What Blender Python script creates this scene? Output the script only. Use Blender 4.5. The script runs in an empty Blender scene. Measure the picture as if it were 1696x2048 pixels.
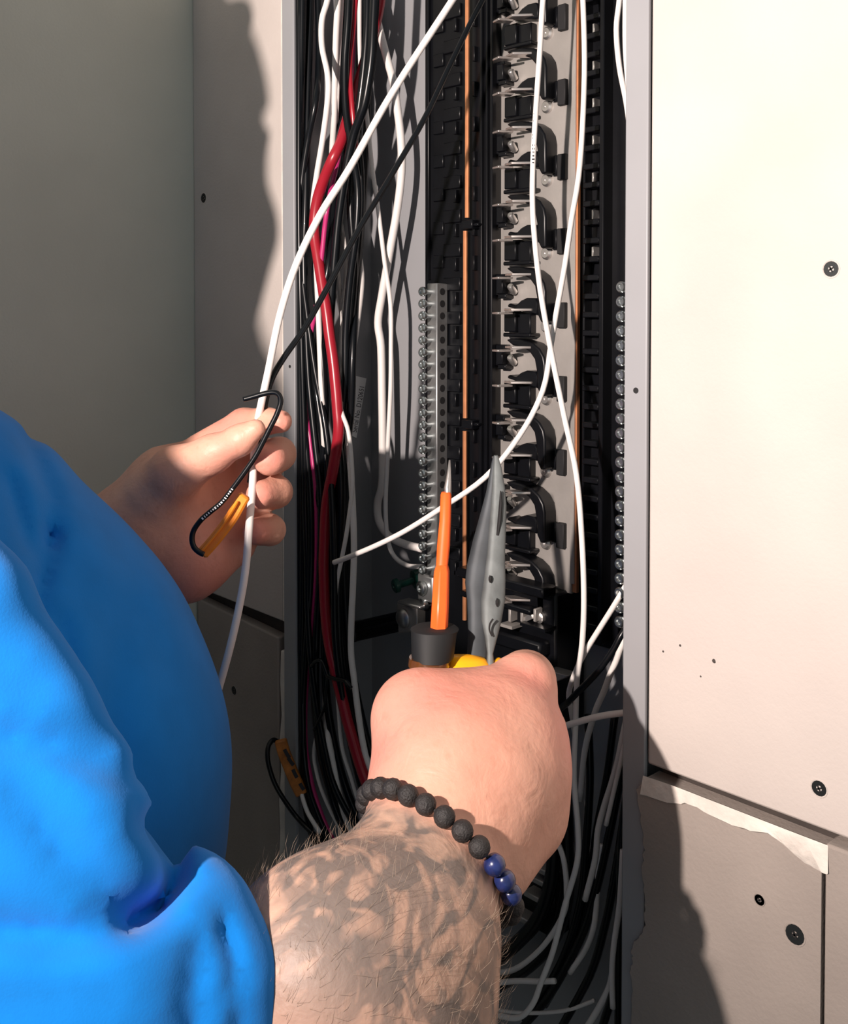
import bpy, math, random
import numpy as np
from mathutils import Vector, Matrix
random.seed(7); np.random.seed(7)
scene = bpy.context.scene
COL = scene.collection

# ------------------------------------------------------------------ camera
F, CX, HOR = 2050.0, 848.0, 631.0
TH = math.atan2(F, 848 + 1089); PITCH = math.radians(1.5)
CY = HOR + F * math.tan(PITCH)
EYE = np.array([0.0, 0.0, 1.45])
FWD = np.array([-math.sin(TH) * math.cos(PITCH), math.cos(TH) * math.cos(PITCH), -math.sin(PITCH)])
RGT = np.array([math.cos(TH), math.sin(TH), 0.0])
UPV = np.cross(RGT, FWD)
cam_data = bpy.data.cameras.new('camera')
cam = bpy.data.objects.new('camera', cam_data); COL.objects.link(cam)
cam_data.sensor_fit = 'HORIZONTAL'; cam_data.sensor_width = 36.0
cam_data.lens = F / 1696 * 36
cam_data.shift_x = 0.0
cam_data.shift_y = -(1024 - CY) / 1696
cam_data.clip_start = 0.02
cam.matrix_world = Matrix(((RGT[0], UPV[0], -FWD[0], EYE[0]), (RGT[1], UPV[1], -FWD[1], EYE[1]),
                           (RGT[2], UPV[2], -FWD[2], EYE[2]), (0, 0, 0, 1)))
scene.camera = cam
# ------------------------------------------------------------------ light
world = bpy.data.worlds.new('World'); scene.world = world; world.use_nodes = True
bg = world.node_tree.nodes['Background']
bg.inputs[0].default_value = (0.86, 0.93, 0.95, 1); bg.inputs[1].default_value = 0.29
LIGHT = EYE + RGT * -0.42 + UPV * 0.15 + FWD * -0.08
ld = bpy.data.lights.new('work_light', 'SPOT'); ld.energy = 73.0; ld.spot_size = math.radians(125); ld.spot_blend = 1.0; ld.color = (1.0, 0.86, 0.785); ld.shadow_soft_size = 0.012
lo = bpy.data.objects.new('work_light', ld); lo.location = LIGHT; lo.rotation_euler = Vector((-.15, .9, .08)).to_track_quat('-Z', 'Y').to_euler(); COL.objects.link(lo)
scene.view_settings.view_transform = 'Standard'; scene.view_settings.look = 'None'
scene.view_settings.exposure = 0.0; scene.view_settings.gamma = 1.0
scene.view_settings.use_curve_mapping = False

# ------------------------------------------------------------------ helpers
W = 0.543                                    # face of the wall that holds the panel
def ray(x, y): return FWD + RGT * ((x - CX) / F) - UPV * ((y - CY) / F)
def at(x, y, Y=W): d = ray(x, y); return EYE + d * (Y / d[1])
def atX(x, y, X): d = ray(x, y); return EYE + d * (X / d[0])
def C(x, y, z): return EYE + ray(x, y) * z
WLOC = {}
def wl(p): return WLOC.get(p.name, np.zeros(3)) if p is not None else np.zeros(3)
def props(o, label=None, cat=None, group=None, kind=None):
    if label: o['label'] = label
    if cat: o['category'] = cat
    if group: o['group'] = group
    if kind: o['kind'] = kind
    return o
def empty(name, loc, label=None, cat=None, group=None, kind=None):
    o = bpy.data.objects.new(name, None); o.empty_display_size = 0.02
    COL.objects.link(o); o.location = loc; WLOC[o.name] = np.array(loc, float)
    return props(o, label, cat, group, kind)
def mk(name, V, Fc, mat, parent=None, smooth=True, ang=40, bevel=0, seg=1, origin=None, **kw):
    V = np.asarray(V, float)
    c = np.asarray(origin, float) if origin is not None else (V.min(0) + V.max(0)) / 2
    me = bpy.data.meshes.new(name)
    me.from_pydata((V - c).tolist(), [], [list(map(int, f)) for f in Fc]); me.update()
    if smooth:
        me.polygons.foreach_set('use_smooth', [True] * len(me.polygons))
        if ang < 180: me.set_sharp_from_angle(angle=math.radians(ang))
    me.materials.append(mat)
    o = bpy.data.objects.new(name, me); COL.objects.link(o)
    o.location = c - wl(parent)
    if parent is not None: o.parent = parent
    WLOC[o.name] = c
    if bevel:
        b = o.modifiers.new('bevel', 'BEVEL'); b.width = bevel; b.segments = seg; b.limit_method = 'ANGLE'
    return props(o, **kw)
def dup(o, off, parent=None, **kw):
    c = o.copy(); COL.objects.link(c)
    w = WLOC[o.name] + np.array(off); WLOC[c.name] = w
    c.parent = parent; c.location = w - wl(parent)
    return props(c, **kw)
class G:
    def __init__(s): s.V = []; s.F = []
    def add(s, V, Fc):
        n = len(s.V); s.V += [tuple(map(float, v)) for v in V]; s.F += [[n + i for i in f] for f in Fc]; return s
    def box(s, x0, x1, y0, y1, z0, z1):
        x0, x1 = sorted((x0, x1)); y0, y1 = sorted((y0, y1)); z0, z1 = sorted((z0, z1))
        return s.add([(x0, y0, z0), (x1, y0, z0), (x1, y1, z0), (x0, y1, z0), (x0, y0, z1), (x1, y0, z1), (x1, y1, z1), (x0, y1, z1)],
                     [(0, 3, 2, 1), (4, 5, 6, 7), (0, 1, 5, 4), (1, 2, 6, 5), (2, 3, 7, 6), (3, 0, 4, 7)])
    def pbox(s, xl, xr, yt, yb, Yf, Yb):          # a box whose front face covers those picture bounds on the plane Y=Yf
        my, mx = (yt + yb) / 2, (xl + xr) / 2
        return s.box(at(xl, my, Yf)[0], at(xr, my, Yf)[0], Yf, Yb, at(mx, yb, Yf)[2], at(mx, yt, Yf)[2])
    def plan(s, pts, row, t):                      # flat blade: (px, Y) corners at one height, t rows thick
        q = [(at(x, 631, Y)[0], Y) for x, Y in pts]; m = sum(p[1] for p in q) / len(q); mx = sum(p[0] for p in pts) / len(pts)
        z0, z1 = at(mx, row + t, m)[2], at(mx, row - t, m)[2]; n = len(q)
        if sum(q[i][0] * q[(i + 1) % n][1] - q[(i + 1) % n][0] * q[i][1] for i in range(n)) < 0: q = q[::-1]
        return s.add([(a, b, z0) for a, b in q] + [(a, b, z1) for a, b in q], [list(range(n))[::-1], list(range(n, 2 * n))] + [(i, (i + 1) % n, n + (i + 1) % n, n + i) for i in range(n)])
    def prism(s, poly, Yf, Yb):                    # polygon in X,Z extruded along Y
        n = len(poly)
        a = sum(poly[i][0] * poly[(i + 1) % n][1] - poly[(i + 1) % n][0] * poly[i][1] for i in range(n))
        if a < 0: poly = poly[::-1]
        V = [(p[0], Yf, p[1]) for p in poly] + [(p[0], Yb, p[1]) for p in poly]
        return s.add(V, [list(range(n)), list(range(2 * n - 1, n - 1, -1))] + [(i, n + i, n + (i + 1) % n, (i + 1) % n) for i in range(n)])
    def pprism(s, pts, Yf, Yb): return s.prism([(at(x, y, Yf)[0], at(x, y, Yf)[2]) for x, y in pts], Yf, Yb)
    def lathe(s, base, axis, prof, n=14):          # prof: (distance along axis, radius)
        a = np.array(axis, float); a /= np.linalg.norm(a)
        u = np.cross(a, (0, 0, 1) if abs(a[2]) < .9 else (1, 0, 0)); u /= np.linalg.norm(u); v = np.cross(a, u)
        V = []
        for d, r in prof:
            for k in range(n):
                t = 2 * math.pi * k / n
                V.append(np.array(base) + a * d + (u * math.cos(t) + v * math.sin(t)) * r)
        m = len(prof)
        Fc = [(i * n + k, i * n + (k + 1) % n, (i + 1) * n + (k + 1) % n, (i + 1) * n + k) for i in range(m - 1) for k in range(n)]
        Fc += [list(range(n))[::-1], [(m - 1) * n + k for k in range(n)]]
        return s.add(V, Fc)
    def tube(s, P, r, n=8, cap=True):
        P = np.asarray(P, float); m = len(P); R = np.full(m, r) if np.isscalar(r) else np.asarray(r)
        T = np.gradient(P, axis=0); T /= np.linalg.norm(T, axis=1)[:, None] + 1e-12
        u = np.cross(T[0], (0.3, 0.9, 0.1)); u /= np.linalg.norm(u)
        V = []
        for i in range(m):
            u = u - T[i] * (u @ T[i]); u /= np.linalg.norm(u); v = np.cross(T[i], u)
            for k in range(n):
                t = 2 * math.pi * k / n
                V.append(P[i] + (u * math.cos(t) + v * math.sin(t)) * R[i])
        Fc = [(i * n + k, i * n + (k + 1) % n, (i + 1) * n + (k + 1) % n, (i + 1) * n + k) for i in range(m - 1) for k in range(n)]
        if cap: Fc += [list(range(n))[::-1], [(m - 1) * n + k for k in range(n)]]
        return s.add(V, Fc)
    def loft(s, secs, n=16, e=2.0):               # secs: (left px, right px, row px, depth, thickness m[, exponent])
        V = []
        for q in secs:
            xl, xr, y, z, th = q[:5]
            c = C((xl + xr) / 2, y, z); hw = (xr - xl) / 2 * z / F
            for k in range(n):
                t = 2 * math.pi * k / n; ct, st = math.cos(t), math.sin(t)
                V.append(c + RGT * hw * math.copysign(abs(ct) ** (2 / e), ct) + FWD * th / 2 * math.copysign(abs(st) ** (2 / e), st))
        m = len(secs)
        Fc = [(i * n + k, i * n + (k + 1) % n, (i + 1) * n + (k + 1) % n, (i + 1) * n + k) for i in range(m - 1) for k in range(n)]
        Fc += [list(range(n))[::-1], [(m - 1) * n + k for k in range(n)]]
        return s.add(V, Fc)
    def make(s, name, mat, parent=None, **kw): return mk(name, s.V, s.F, mat, parent, **kw)
def spline(P, per=6):
    P = np.asarray(P, float)
    if len(P) < 3: return np.array([P[0] + (P[-1] - P[0]) * t for t in np.linspace(0, 1, per + 1)])
    Q = np.vstack([2 * P[0] - P[1], P, 2 * P[-1] - P[-2]]); out = []
    for i in range(1, len(Q) - 2):
        p0, p1, p2, p3 = Q[i - 1:i + 3]
        for t in np.arange(per) / per:
            out.append(.5 * (2 * p1 + (p2 - p0) * t + (2 * p0 - 5 * p1 + 4 * p2 - p3) * t * t + (3 * p1 - p0 - 3 * p2 + p3) * t ** 3))
    out.append(P[-1]); return np.array(out)

# ------------------------------------------------------------------ materials
def mat(name, col, rough=.5, metal=0.0, var=0.0, scale=20.0, bump=0.0, bscale=200.0, spec=.5, coat=0.0, sss=0.0, trans=0.0, col2=None, detail=4):
    m = bpy.data.materials.new(name); m.use_nodes = True
    nt = m.node_tree; b = nt.nodes['Principled BSDF']
    b.inputs['Base Color'].default_value = (*col, 1); b.inputs['Roughness'].default_value = rough
    b.inputs['Metallic'].default_value = metal; b.inputs['Specular IOR Level'].default_value = spec
    b.inputs['Coat Weight'].default_value = coat
    if sss: b.inputs['Subsurface Weight'].default_value = sss; b.inputs['Subsurface Radius'].default_value = (.006, .002, .001); b.inputs['Subsurface Scale'].default_value = 1.0
    if trans: b.inputs['Transmission Weight'].default_value = trans
    tc = nt.nodes.new('ShaderNodeTexCoord')
    if var or col2:
        n = nt.nodes.new('ShaderNodeTexNoise'); n.inputs['Scale'].default_value = scale; n.inputs['Detail'].default_value = detail
        nt.links.new(tc.outputs['Object'], n.inputs['Vector'])
        r = nt.nodes.new('ShaderNodeValToRGB'); r.color_ramp.elements[0].position = .32; r.color_ramp.elements[1].position = .68
        c2 = col2 or tuple(min(1, c * (1 + var)) for c in col); c1 = col if col2 else tuple(c * (1 - var) for c in col)
        r.color_ramp.elements[0].color = (*c1, 1); r.color_ramp.elements[1].color = (*c2, 1)
        nt.links.new(n.outputs['Fac'], r.inputs[0]); nt.links.new(r.outputs[0], b.inputs['Base Color'])
    if bump:
        n2 = nt.nodes.new('ShaderNodeTexNoise'); n2.inputs['Scale'].default_value = bscale; n2.inputs['Detail'].default_value = 5
        nt.links.new(tc.outputs['Object'], n2.inputs['Vector'])
        bp = nt.nodes.new('ShaderNodeBump'); bp.inputs['Strength'].default_value = bump; bp.inputs['Distance'].default_value = .002
        nt.links.new(n2.outputs['Fac'], bp.inputs['Height']); nt.links.new(bp.outputs[0], b.inputs['Normal'])
    return m
M = {}
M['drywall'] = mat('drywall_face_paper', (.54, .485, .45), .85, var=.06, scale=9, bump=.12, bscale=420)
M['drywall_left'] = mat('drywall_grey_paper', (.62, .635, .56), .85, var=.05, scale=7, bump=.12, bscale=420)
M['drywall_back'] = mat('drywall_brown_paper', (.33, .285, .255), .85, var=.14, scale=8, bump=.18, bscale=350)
M['gypsum'] = mat('gypsum_core', (.72, .66, .60), .9, var=.12, scale=60, bump=.5, bscale=150)
M['paint'] = mat('grey_enamel', (.30, .305, .32), .42, var=.03, scale=14)
M['paint_dark'] = mat('black_enamel_bracket', (.012, .012, .014), .3)
M['framing'] = mat('dark_framing_wood', (.05, .04, .035), .8, var=.2, scale=30)
M['black'] = mat('black_moulded_plastic', (.003, .0034, .0048), .34, spec=.3, var=.2, scale=60)
M['steel'] = mat('plated_steel', (.62, .60, .58), .34, metal=.9, var=.1, scale=30, bump=.06, bscale=300)
M['plate'] = mat('galvanised_plate', (.36, .34, .32), .5, metal=.45, var=.1, scale=22, bump=.06, bscale=300)
M['tin'] = mat('tin_plated_blade', (.72, .66, .62), .28, metal=.85)
M['zinc'] = mat('zinc_screw', (.50, .53, .53), .30, metal=1.0)
M['alu'] = mat('aluminium_bar', (.42, .43, .43), .38, metal=.85, var=.15, scale=80)
M['copper'] = mat('bare_copper', (.85, .36, .17), .38, metal=.75, var=.1, scale=90)
M['hole'] = mat('dark_hole', (.008, .008, .009), .7)
M['ww'] = mat('white_wire_jacket', (.80, .76, .73), .38, var=.04, scale=40)
M['wb'] = mat('black_wire_jacket', (.003, .004, .0055), .28, spec=.3, coat=.1)
M['wr'] = mat('red_wire_jacket', (.34, .012, .025), .3, coat=.15)
M['wp'] = mat('magenta_wire_jacket', (.50, .03, .16), .32)
M['wv'] = mat('violet_wire_jacket', (.10, .05, .14), .35)
M['wg'] = mat('green_paint_screw', (.01, .06, .045), .3)
M['orange'] = mat('orange_insulation', (.95, .13, .018), .42, var=.08, scale=70)
M['tag'] = mat('orange_tape', (.85, .26, .02), .4, var=.1, scale=60)
M['tag2'] = mat('worn_orange_tape', (.50, .17, .03), .5, var=.3, scale=110)
M['yellow'] = mat('yellow_grip', (.95, .42, .008), .35, var=.06, scale=50)
M['rubber'] = mat('black_rubber', (.012, .013, .014), .62, spec=.3)
M['amber'] = mat('amber_handle', (.10, .035, .010), .18, coat=.5)
M['tool'] = mat('tool_steel', (.13, .145, .145), .62, metal=.3, var=.25, scale=60, bump=.08, bscale=250)  # kept dark to stand in for the shade over the jaws
M['tool_shaded'] = mat('shaded_tool_steel', (.05, .058, .065), .6, metal=.3, var=.2, scale=60)  # same steel, with the shade on the far jaw put into its colour
M['sticker'] = mat('paper_sticker', (.88, .88, .88), .7)
M['ink'] = mat('black_ink', (.03, .03, .035), .7)
M['bead'] = mat('black_lava_bead', (.018, .016, .016), .6, var=.3, scale=300, bump=.5, bscale=900)
M['beadb'] = mat('blue_stone_bead', (.012, .022, .10), .25, var=.4, scale=200, coat=.4)
M['floor'] = mat('concrete_floor', (.22, .21, .20), .8, var=.2, scale=5)
M['drywallscrew'] = mat('black_phosphate', (.012, .015, .016), .5, metal=.2)
M['hair'] = mat('brown_hair', (.05, .03, .02), .6)
M['armhair'] = mat('light_arm_hair', (.36, .27, .20), .5)
M['navy'] = mat('navy_trousers', (.012, .03, .075), .85, var=.15, scale=40, bump=.2, bscale=500)
M['boot'] = mat('brown_boot', (.05, .03, .02), .6)
M['eye'] = mat('eye_white', (.7, .68, .65), .2)
# ------------------------------------------------------------------ the setting
SEAM = 1.1655
floor = G().box(-.93, 1.6, -1.8, .70, -.05, 0.0).make('floor', M['floor'], kind='structure')
wall_left = G().box(-1.0, -.913, -1.8, .70, 0.0, 2.5).make('wall_left', M['drywall_left'], kind='structure')
for x, y, r in ((366, 1214, .0045), (363, 1237, .003)):
    p = atX(x, y, -.913)
    G().lathe(p + np.array([-.003, 0, 0]), (1, 0, 0), [(0, r), (.0034, r), (.0034, r * .5)], 10).make('screw_hole', M['hole'], wall_left)
wb = G().box(-.913, -.762, W + .0127, .70, 0, 2.5).box(-.366, 1.2, W + .0127, .70, 0, 2.5).box(-.762, -.366, W + .02, .70, 0, .70).box(-.762, -.366, W + .02, .70, 2.05, 2.5)
wall_back = wb.make('wall_back', M['framing'], kind='structure')
WB = W + .0126
def sheet(poly, material, label, Yf=W):
    return G().prism(poly, Yf, WB).make('drywall_panel', material, wall_back, bevel=.0016, seg=2, label=label)
ul = sheet([(-.9128, 1.1735), (-.7605, 1.1712), (-.7605, 2.5), (-.9128, 2.5)], M['drywall'], 'upper drywall sheet left of the panel')
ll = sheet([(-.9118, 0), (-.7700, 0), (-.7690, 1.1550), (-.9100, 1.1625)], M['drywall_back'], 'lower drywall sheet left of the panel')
ur = sheet([(-.3690, SEAM + .001), (1.2, SEAM + .001), (1.2, 2.5), (-.3690, 2.5)], M['drywall'], 'upper drywall sheet right of the panel')
lp = [(1291, 1557), (1283, 1568), (1274, 1580), (1279, 1620), (1284, 1660), (1287, 1700), (1284, 1740), (1288, 1780), (1290, 1820), (1290, 1850), (1283, 1868),
      (1268, 1884), (1261, 1900), (1265, 1922), (1260, 1945), (1264, 1980), (1261, 2048)]
pl = [(at(x, y, W - .004)[0], at(x, y, W - .004)[2]) for x, y in lp]
rag = []
for i in range(len(pl) - 1):
    for k in range(4):
        t = k / 4; j = random.uniform(-.0009, .0009)
        rag.append((pl[i][0] + (pl[i + 1][0] - pl[i][0]) * t + j, pl[i][1] + (pl[i + 1][1] - pl[i][1]) * t))
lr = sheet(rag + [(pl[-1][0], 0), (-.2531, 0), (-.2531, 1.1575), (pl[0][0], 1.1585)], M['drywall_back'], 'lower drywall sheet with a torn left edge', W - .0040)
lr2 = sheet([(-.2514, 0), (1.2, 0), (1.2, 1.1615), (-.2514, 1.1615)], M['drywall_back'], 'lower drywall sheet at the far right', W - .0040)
# torn edges showing the pale core
tops = [(1286, 1551), (1350, 1573), (1420, 1600), (1500, 1631), (1580, 1662), (1656, 1691)]
bots = [(1280, 1588), (1345, 1606), (1385, 1610), (1440, 1640), (1500, 1662), (1545, 1672), (1600, 1718), (1640, 1742), (1656, 1748)]
V = [at(x, y, W - .0040) for x, y in spline([(a, b, 0) for a, b in tops], 6)[:, :2]]
n1 = len(V)
bb = spline([(a, b, 0) for a, b in bots], 5)[:, :2]
bb = [bb[int(round(i * (len(bb) - 1) / (n1 - 1)))] for i in range(n1)]
V2 = [at(x, y + random.uniform(-2, 2), W - .0055) for x, y in bb]
V3 = [at(x, y + 1, W - .0036) for x, y in bb]
mk('torn_edge', V + V2 + V3, [(i, n1 + i, n1 + i + 1, i + 1) for i in range(n1 - 1)] + [(n1 + i, 2 * n1 + i, 2 * n1 + i + 1, n1 + i + 1) for i in range(n1 - 1)],
   M['gypsum'], lr, ang=60, label='pale torn paper along the top edge')
g = G()
pr = [at(x, y, W - .0006) for x, y in [(561, 1300), (559, 1360), (562, 1430), (558, 1480), (561, 1540), (557, 1600), (559, 1660), (557, 1745), (558, 2048)]]
g.prism([(p[0], p[2]) for p in pr] + [(-.7585, pr[-1][2]), (-.7585, pr[0][2])], W - .0006, WB)
g.make('torn_edge', M['gypsum'], ll, bevel=.001, label='pale cut edge beside the panel flange')
G().box(-.7608, -.7578, W - .0008, WB, 1.172, 2.5).make('cut_edge', M['gypsum'], ul, bevel=.0007, seg=2, label='pale cut drywall edge beside the left flange')
def dscrew(x, y, parent, material, r=.0044, sunk=.0006, Yf=W):
    p = at(x, y, Yf)
    s = G().lathe(p + np.array([0, .006, 0]), (0, -1, 0), [(0, r * .5), (.0055, r), (.0066 - sunk, r * .97), (.0066 - sunk, r * .36), (.0046, r * .2)], 16).make('screw', material, parent, ang=30)
    G().lathe(p + np.array([0, .002, 0]), (0, -1, 0), [(0, r), (.0019, r * 1.2), (.0023, r * 1.14), (.0023, r * 1.03), (.0005, r * 1.02)], 18).make('screw_dimple', parent.data.materials[0], parent)
    for a in (0.5, 0.5 + math.pi / 2):
        d = np.array([math.cos(a), 0, math.sin(a)]) * r * .42; nrm = np.array([-math.sin(a), 0, math.cos(a)]) * r * .10
        c = p + np.array([0, -.0010 + sunk, 0])
        V = [c - d - nrm, c + d - nrm, c + d + nrm, c - d + nrm]
        mk('cross_slot', V + [v + np.array([0, .0012, 0]) for v in V], [(0, 1, 2, 3), (4, 5, 6, 7), (0, 1, 5, 4), (1, 2, 6, 5), (2, 3, 7, 6), (3, 0, 4, 7)], M['hole'], parent)
dscrew(1662, 538, ur, M['drywallscrew']); dscrew(1638, 1577, ur, M['drywallscrew'])
dscrew(1519, 1800, lr, M['zinc'], .0032, .0006, W - .004); dscrew(1590, 1869, lr, M['drywallscrew'], .0056, .0002, W - .004)
dscrew(407, 396, ul, M['drywallscrew'], .0048); dscrew(468, 1381, ll, M['drywallscrew'], .0042)
for x, y, r in ((1428, 1322, .0014), (1326, 1303, .0007), (1360, 1291, .0008), (1401, 1353, .0006)):
    p = at(x, y, W)
    G().lathe(p + np.array([0, .001, 0]), (0.2, -1, .1), [(0, r), (.0011, r), (.0013, r * .3)], 8).make('nick', M['framing'], ur)

# ------------------------------------------------------------------ enclosure
panel = empty('electrical_panel', (-.565, .638, 1.30), 'grey steel electrical panel box recessed between the drywall sheets', 'electrical panel')
XL, XR, YB, ZB, ZT = -.7485, -.3800, .638, .72, 2.02
G().box(XL, XR, YB, YB + .0015, ZB, ZT).make('back_plate', M['paint'], panel)
sl = G().box(XL - .0015, XL, W + .001, YB, ZB, ZT).make('side_wall', M['paint'], panel)
G().box(XR, XR + .0015, W + .001, YB, ZB, ZT).make('side_wall', M['paint'], panel)
G().box(XL, XR, W + .001, YB, ZB - .0015, ZB).make('bottom_wall', M['paint'], panel)
G().box(XL, XR, W + .001, YB, ZT, ZT + .0015).make('top_wall', M['paint'], panel)
fl = G().box(-.7575, -.7400, W - .002, W + .0015, ZB, ZT).make('flange', M['paint'], panel, bevel=.0008, seg=2)
fr = G().box(-.3868, -.3697, W - .002, W + .0015, ZB, ZT).make('flange', M['paint'], panel, bevel=.0008, seg=2)
for (x, y) in ((617, 30), (618, 124)):
    p = atX(x, y, XL)
    G().lathe(p, (1, 0, 0), [(0, .0155), (.0003, .0155), (.0003, .0148), (.0009, .0145), (.0009, .001)], 32).make('knockout', M['paint'], sl)
p = at(1272, 781, W - .002); G().lathe(p, (0, -1, 0), [(0, .0019), (.0004, .0019), (.0004, .001)], 12).make('screw_hole', M['hole'], fr)
p = at(580, 733, W - .002); G().lathe(p, (0, -1, 0), [(0, .0014), (.0004, .0014), (.0004, .001)], 10).make('screw_hole', M['hole'], fl)
# serial sticker on the side wall
cs = [atX(x, y, XL + .0006) for x, y in ((697, 748), (733, 757), (713, 876), (683, 862))]
mk('serial_sticker', cs + [c - np.array([.0004, 0, 0]) for c in cs], [(3, 2, 1, 0), (4, 5, 6, 7), (0, 1, 5, 4), (1, 2, 6, 5), (2, 3, 7, 6), (3, 0, 4, 7)], M['sticker'], sl, smooth=False, label='white sticker printed Serial No. D120651')
STK = bpy.data.objects['serial_sticker']
tcu = bpy.data.curves.new('serial_text', 'FONT'); tcu.body = 'Serial No. D120651'; tcu.size = 1.0; tcu.align_x = 'CENTER'; tcu.align_y = 'CENTER'
tob = bpy.data.objects.new('serial_text', tcu); COL.objects.link(tob); tcu.materials.append(M['ink'])
tc_ = atX(717, 818, XL + .00085); ta = atX(708, 868, XL + .00085); tb = atX(725, 768, XL + .00085)
ex = (tb - ta); L_ = np.linalg.norm(ex); ex /= L_; nz = np.array([1., 0, 0]); ey = np.cross(nz, ex)
sx = L_ / 8.6; sy = .0085
mw = Matrix(((ex[0] * sx, ey[0] * sy, nz[0], tc_[0]), (ex[1] * sx, ey[1] * sy, nz[1], tc_[1]), (ex[2] * sx, ey[2] * sy, nz[2], tc_[2]), (0, 0, 0, 1)))
tob.matrix_world = mw
bpy.context.view_layer.update()
tme = bpy.data.meshes.new_from_object(tob.evaluated_get(bpy.context.evaluated_depsgraph_get()))
tv_ = [np.array(mw @ v.co) for v in tme.vertices]
mk('serial_text', tv_, [list(p.vertices) for p in tme.polygons], M['ink'], STK, smooth=False)
bpy.data.objects.remove(tob)

# ------------------------------------------------------------------ bus assembly
bus = empty('bus_assembly', at(1050, 600, .63), 'black and steel bus bar assembly down the middle of the panel', 'bus bar')
YP = .614                                    # face of the steel mounting plate
PZ = lambda n: at(1050, 600, YP)[2] - at(1050, 600 + n, YP)[2]    # metres of height for n picture rows at the plate
G().pbox(984, 1146, -60, 1168, YP, YP + .002).make('mounting_plate', M['plate'], bus)
G().pbox(1142, 1150, -60, 1168, YP - .004, YP + .002).make('plate_lip', M['plate'], bus)
G().pbox(849, 985, -60, 1300, .604, .634).make('insulator_rail', M['black'], bus, bevel=.001)
G().pbox(1148, 1300, -60, 1300, .621, .634).make('insulator_rail', M['black'], bus, bevel=.001)
for a, b in ((958, 963), (970, 974), (979, 984)):
    G().pbox(a, b, -60, 1200, .601, .606).make('rail_rib', M['black'], bus, bevel=.0005)
G().pbox(853, 857, -60, 560, .601, .606).make('rail_rib', M['black'], bus, bevel=.0005)
for y0, y1, x0, x1 in ((-60, 436, 937, 931), (462, 836, 931, 930), (862, 1240, 930, 930)):
    g = G(); Yc = .598
    a, b = at(x0, y0, Yc), at(x1, y1, Yc)
    a[0] = b[0] = at((x0 + x1) / 2, 600, Yc)[0]
    g.tube([a, (a + b) / 2, b], .0019, 8).make('copper_strip', M['copper'], bus)
for y in (449, 849):
    G().pbox(922, 944, y - 9, y + 9, .595, .606).pbox(944, 956, y - 3, y + 3, .597, .606).make('rail_clip', M['black'], bus, bevel=.0006)
g = G(); a, b = at(1151, 440, .612), at(1149, 1185, .612); a[0] = b[0]
g.box(a[0] - .0016, a[0] + .0022, .6115, .6145, b[2], at(1151, -60, .612)[2]).make('copper_strip', M['copper'], bus)
# wells and tabs of the left rail, one set for each 71 rows
dzh = PZ(71.1)
s1 = G().pbox(886, 920, 10, 36, .6015, .606).make('rail_tab', M['black'], bus, bevel=.0006)
s2 = G().pbox(906, 912, 36, 62, .600, .606).make('rail_tab', M['black'], bus, bevel=.0004)
s3 = G().pbox(944, 949, 22, 52, .600, .606).make('rail_tab', M['black'], bus, bevel=.0004)
s4 = G().pbox(866, 886, 40, 66, .602, .606).make('rail_tab', M['black'], bus, bevel=.0005)
for n in range(1, 17):
    for s in (s1, s2, s3, s4): dup(s, (0, 0, -dzh * n), bus)
# ladder of the right rail
G().pbox(1197, 1206, -60, 1290, .610, .622).make('ladder_rail', M['black'], bus, bevel=.0006)
G().pbox(1164, 1169, -60, 1290, .612, .622).make('ladder_rail', M['black'], bus, bevel=.0006)
r1 = G().pbox(1167, 1200, -48, -36, .611, .622).make('ladder_rung', M['black'], bus, bevel=.0006)
r2 = G().pbox(1185, 1189, -28, -8, .614, .622).make('ladder_peg', M['steel'], bus, bevel=.0003)
pz = (at(1190, 600, .61)[2] - at(1190, 637.2, .61)[2])
for n in range(1, 36):
    dup(r1, (0, 0, -pz * n), bus)
    if n % 2 == 0 and n < 16: dup(r2, (0, 0, -pz * n), bus)
# one bus unit: two blades, arch, clip, slot, post, screw, well; copied down the plate
def U(y): return 115 + y
unit = []
for u, k in ((0, 0), (71, 2)):
    unit.append(G().plan([(984, .586), (1019, .597), (1026, .594), (996, .583)], U(u + 3), 2.2).make('blade_tip', M['tin'], bus, bevel=.0003))
    unit.append(G().plan([(1010 - k, .594), (1060 + k, .609), (1078 + k, YP), (1092, YP), (1062, .600), (1024 - k, .590)], U(u - 4), 2.4).make('bus_blade', M['tin'], bus, bevel=.0003))
arc = [(1012, 104), (1022, 99), (1044, 95), (1066, 96), (1080, 104), (1089, 118), (1092, 135), (1092, 196), (1083, 200), (1076, 186), (1074, 150), (1070, 128), (1060, 116), (1044, 110), (1026, 112)]
unit.append(G().pprism(arc, .600, YP).make('arch_insulator', M['black'], bus, bevel=.0014, seg=2))
mound = [(1014, 182), (1018, 174), (1032, 176), (1042, 164), (1054, 156), (1072, 153), (1076, 160), (1076, 186)]
unit.append(G().pprism(mound, .601, YP).make('arch_base', M['black'], bus, bevel=.001))
unit.append(G().pbox(990, 1009, 123, 166, .606, YP).pbox(993, 1006, 128, 160, .602, .607).pbox(996, 1012, 160, 170, .604, YP).make('spring_clip', M['black'], bus, bevel=.0006))
unit.append(G().pbox(1114, 1130, 158, 210, .610, YP + .001).make('slot', M['hole'], bus, bevel=.0006))
unit.append(G().pbox(1104, 1114, 162, 204, .611, YP + .001).make('slot_lip', M['black'], bus, bevel=.0006))
pa = at(1030, 158, .612)
unit.append(G().lathe(pa, (.18, -1, .75), [(0, .0028), (.008, .0028), (.009, .002)], 12).make('steel_post', M['steel'], bus))
pa = at(1096, 214, YP)
unit.append(G().lathe(pa, (0, -1, 0), [(0, .0050), (.0020, .0050), (.0034, .0036), (.0034, .0015), (.0024, .0012)], 18).make('plate_screw', M['steel'], bus))
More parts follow.
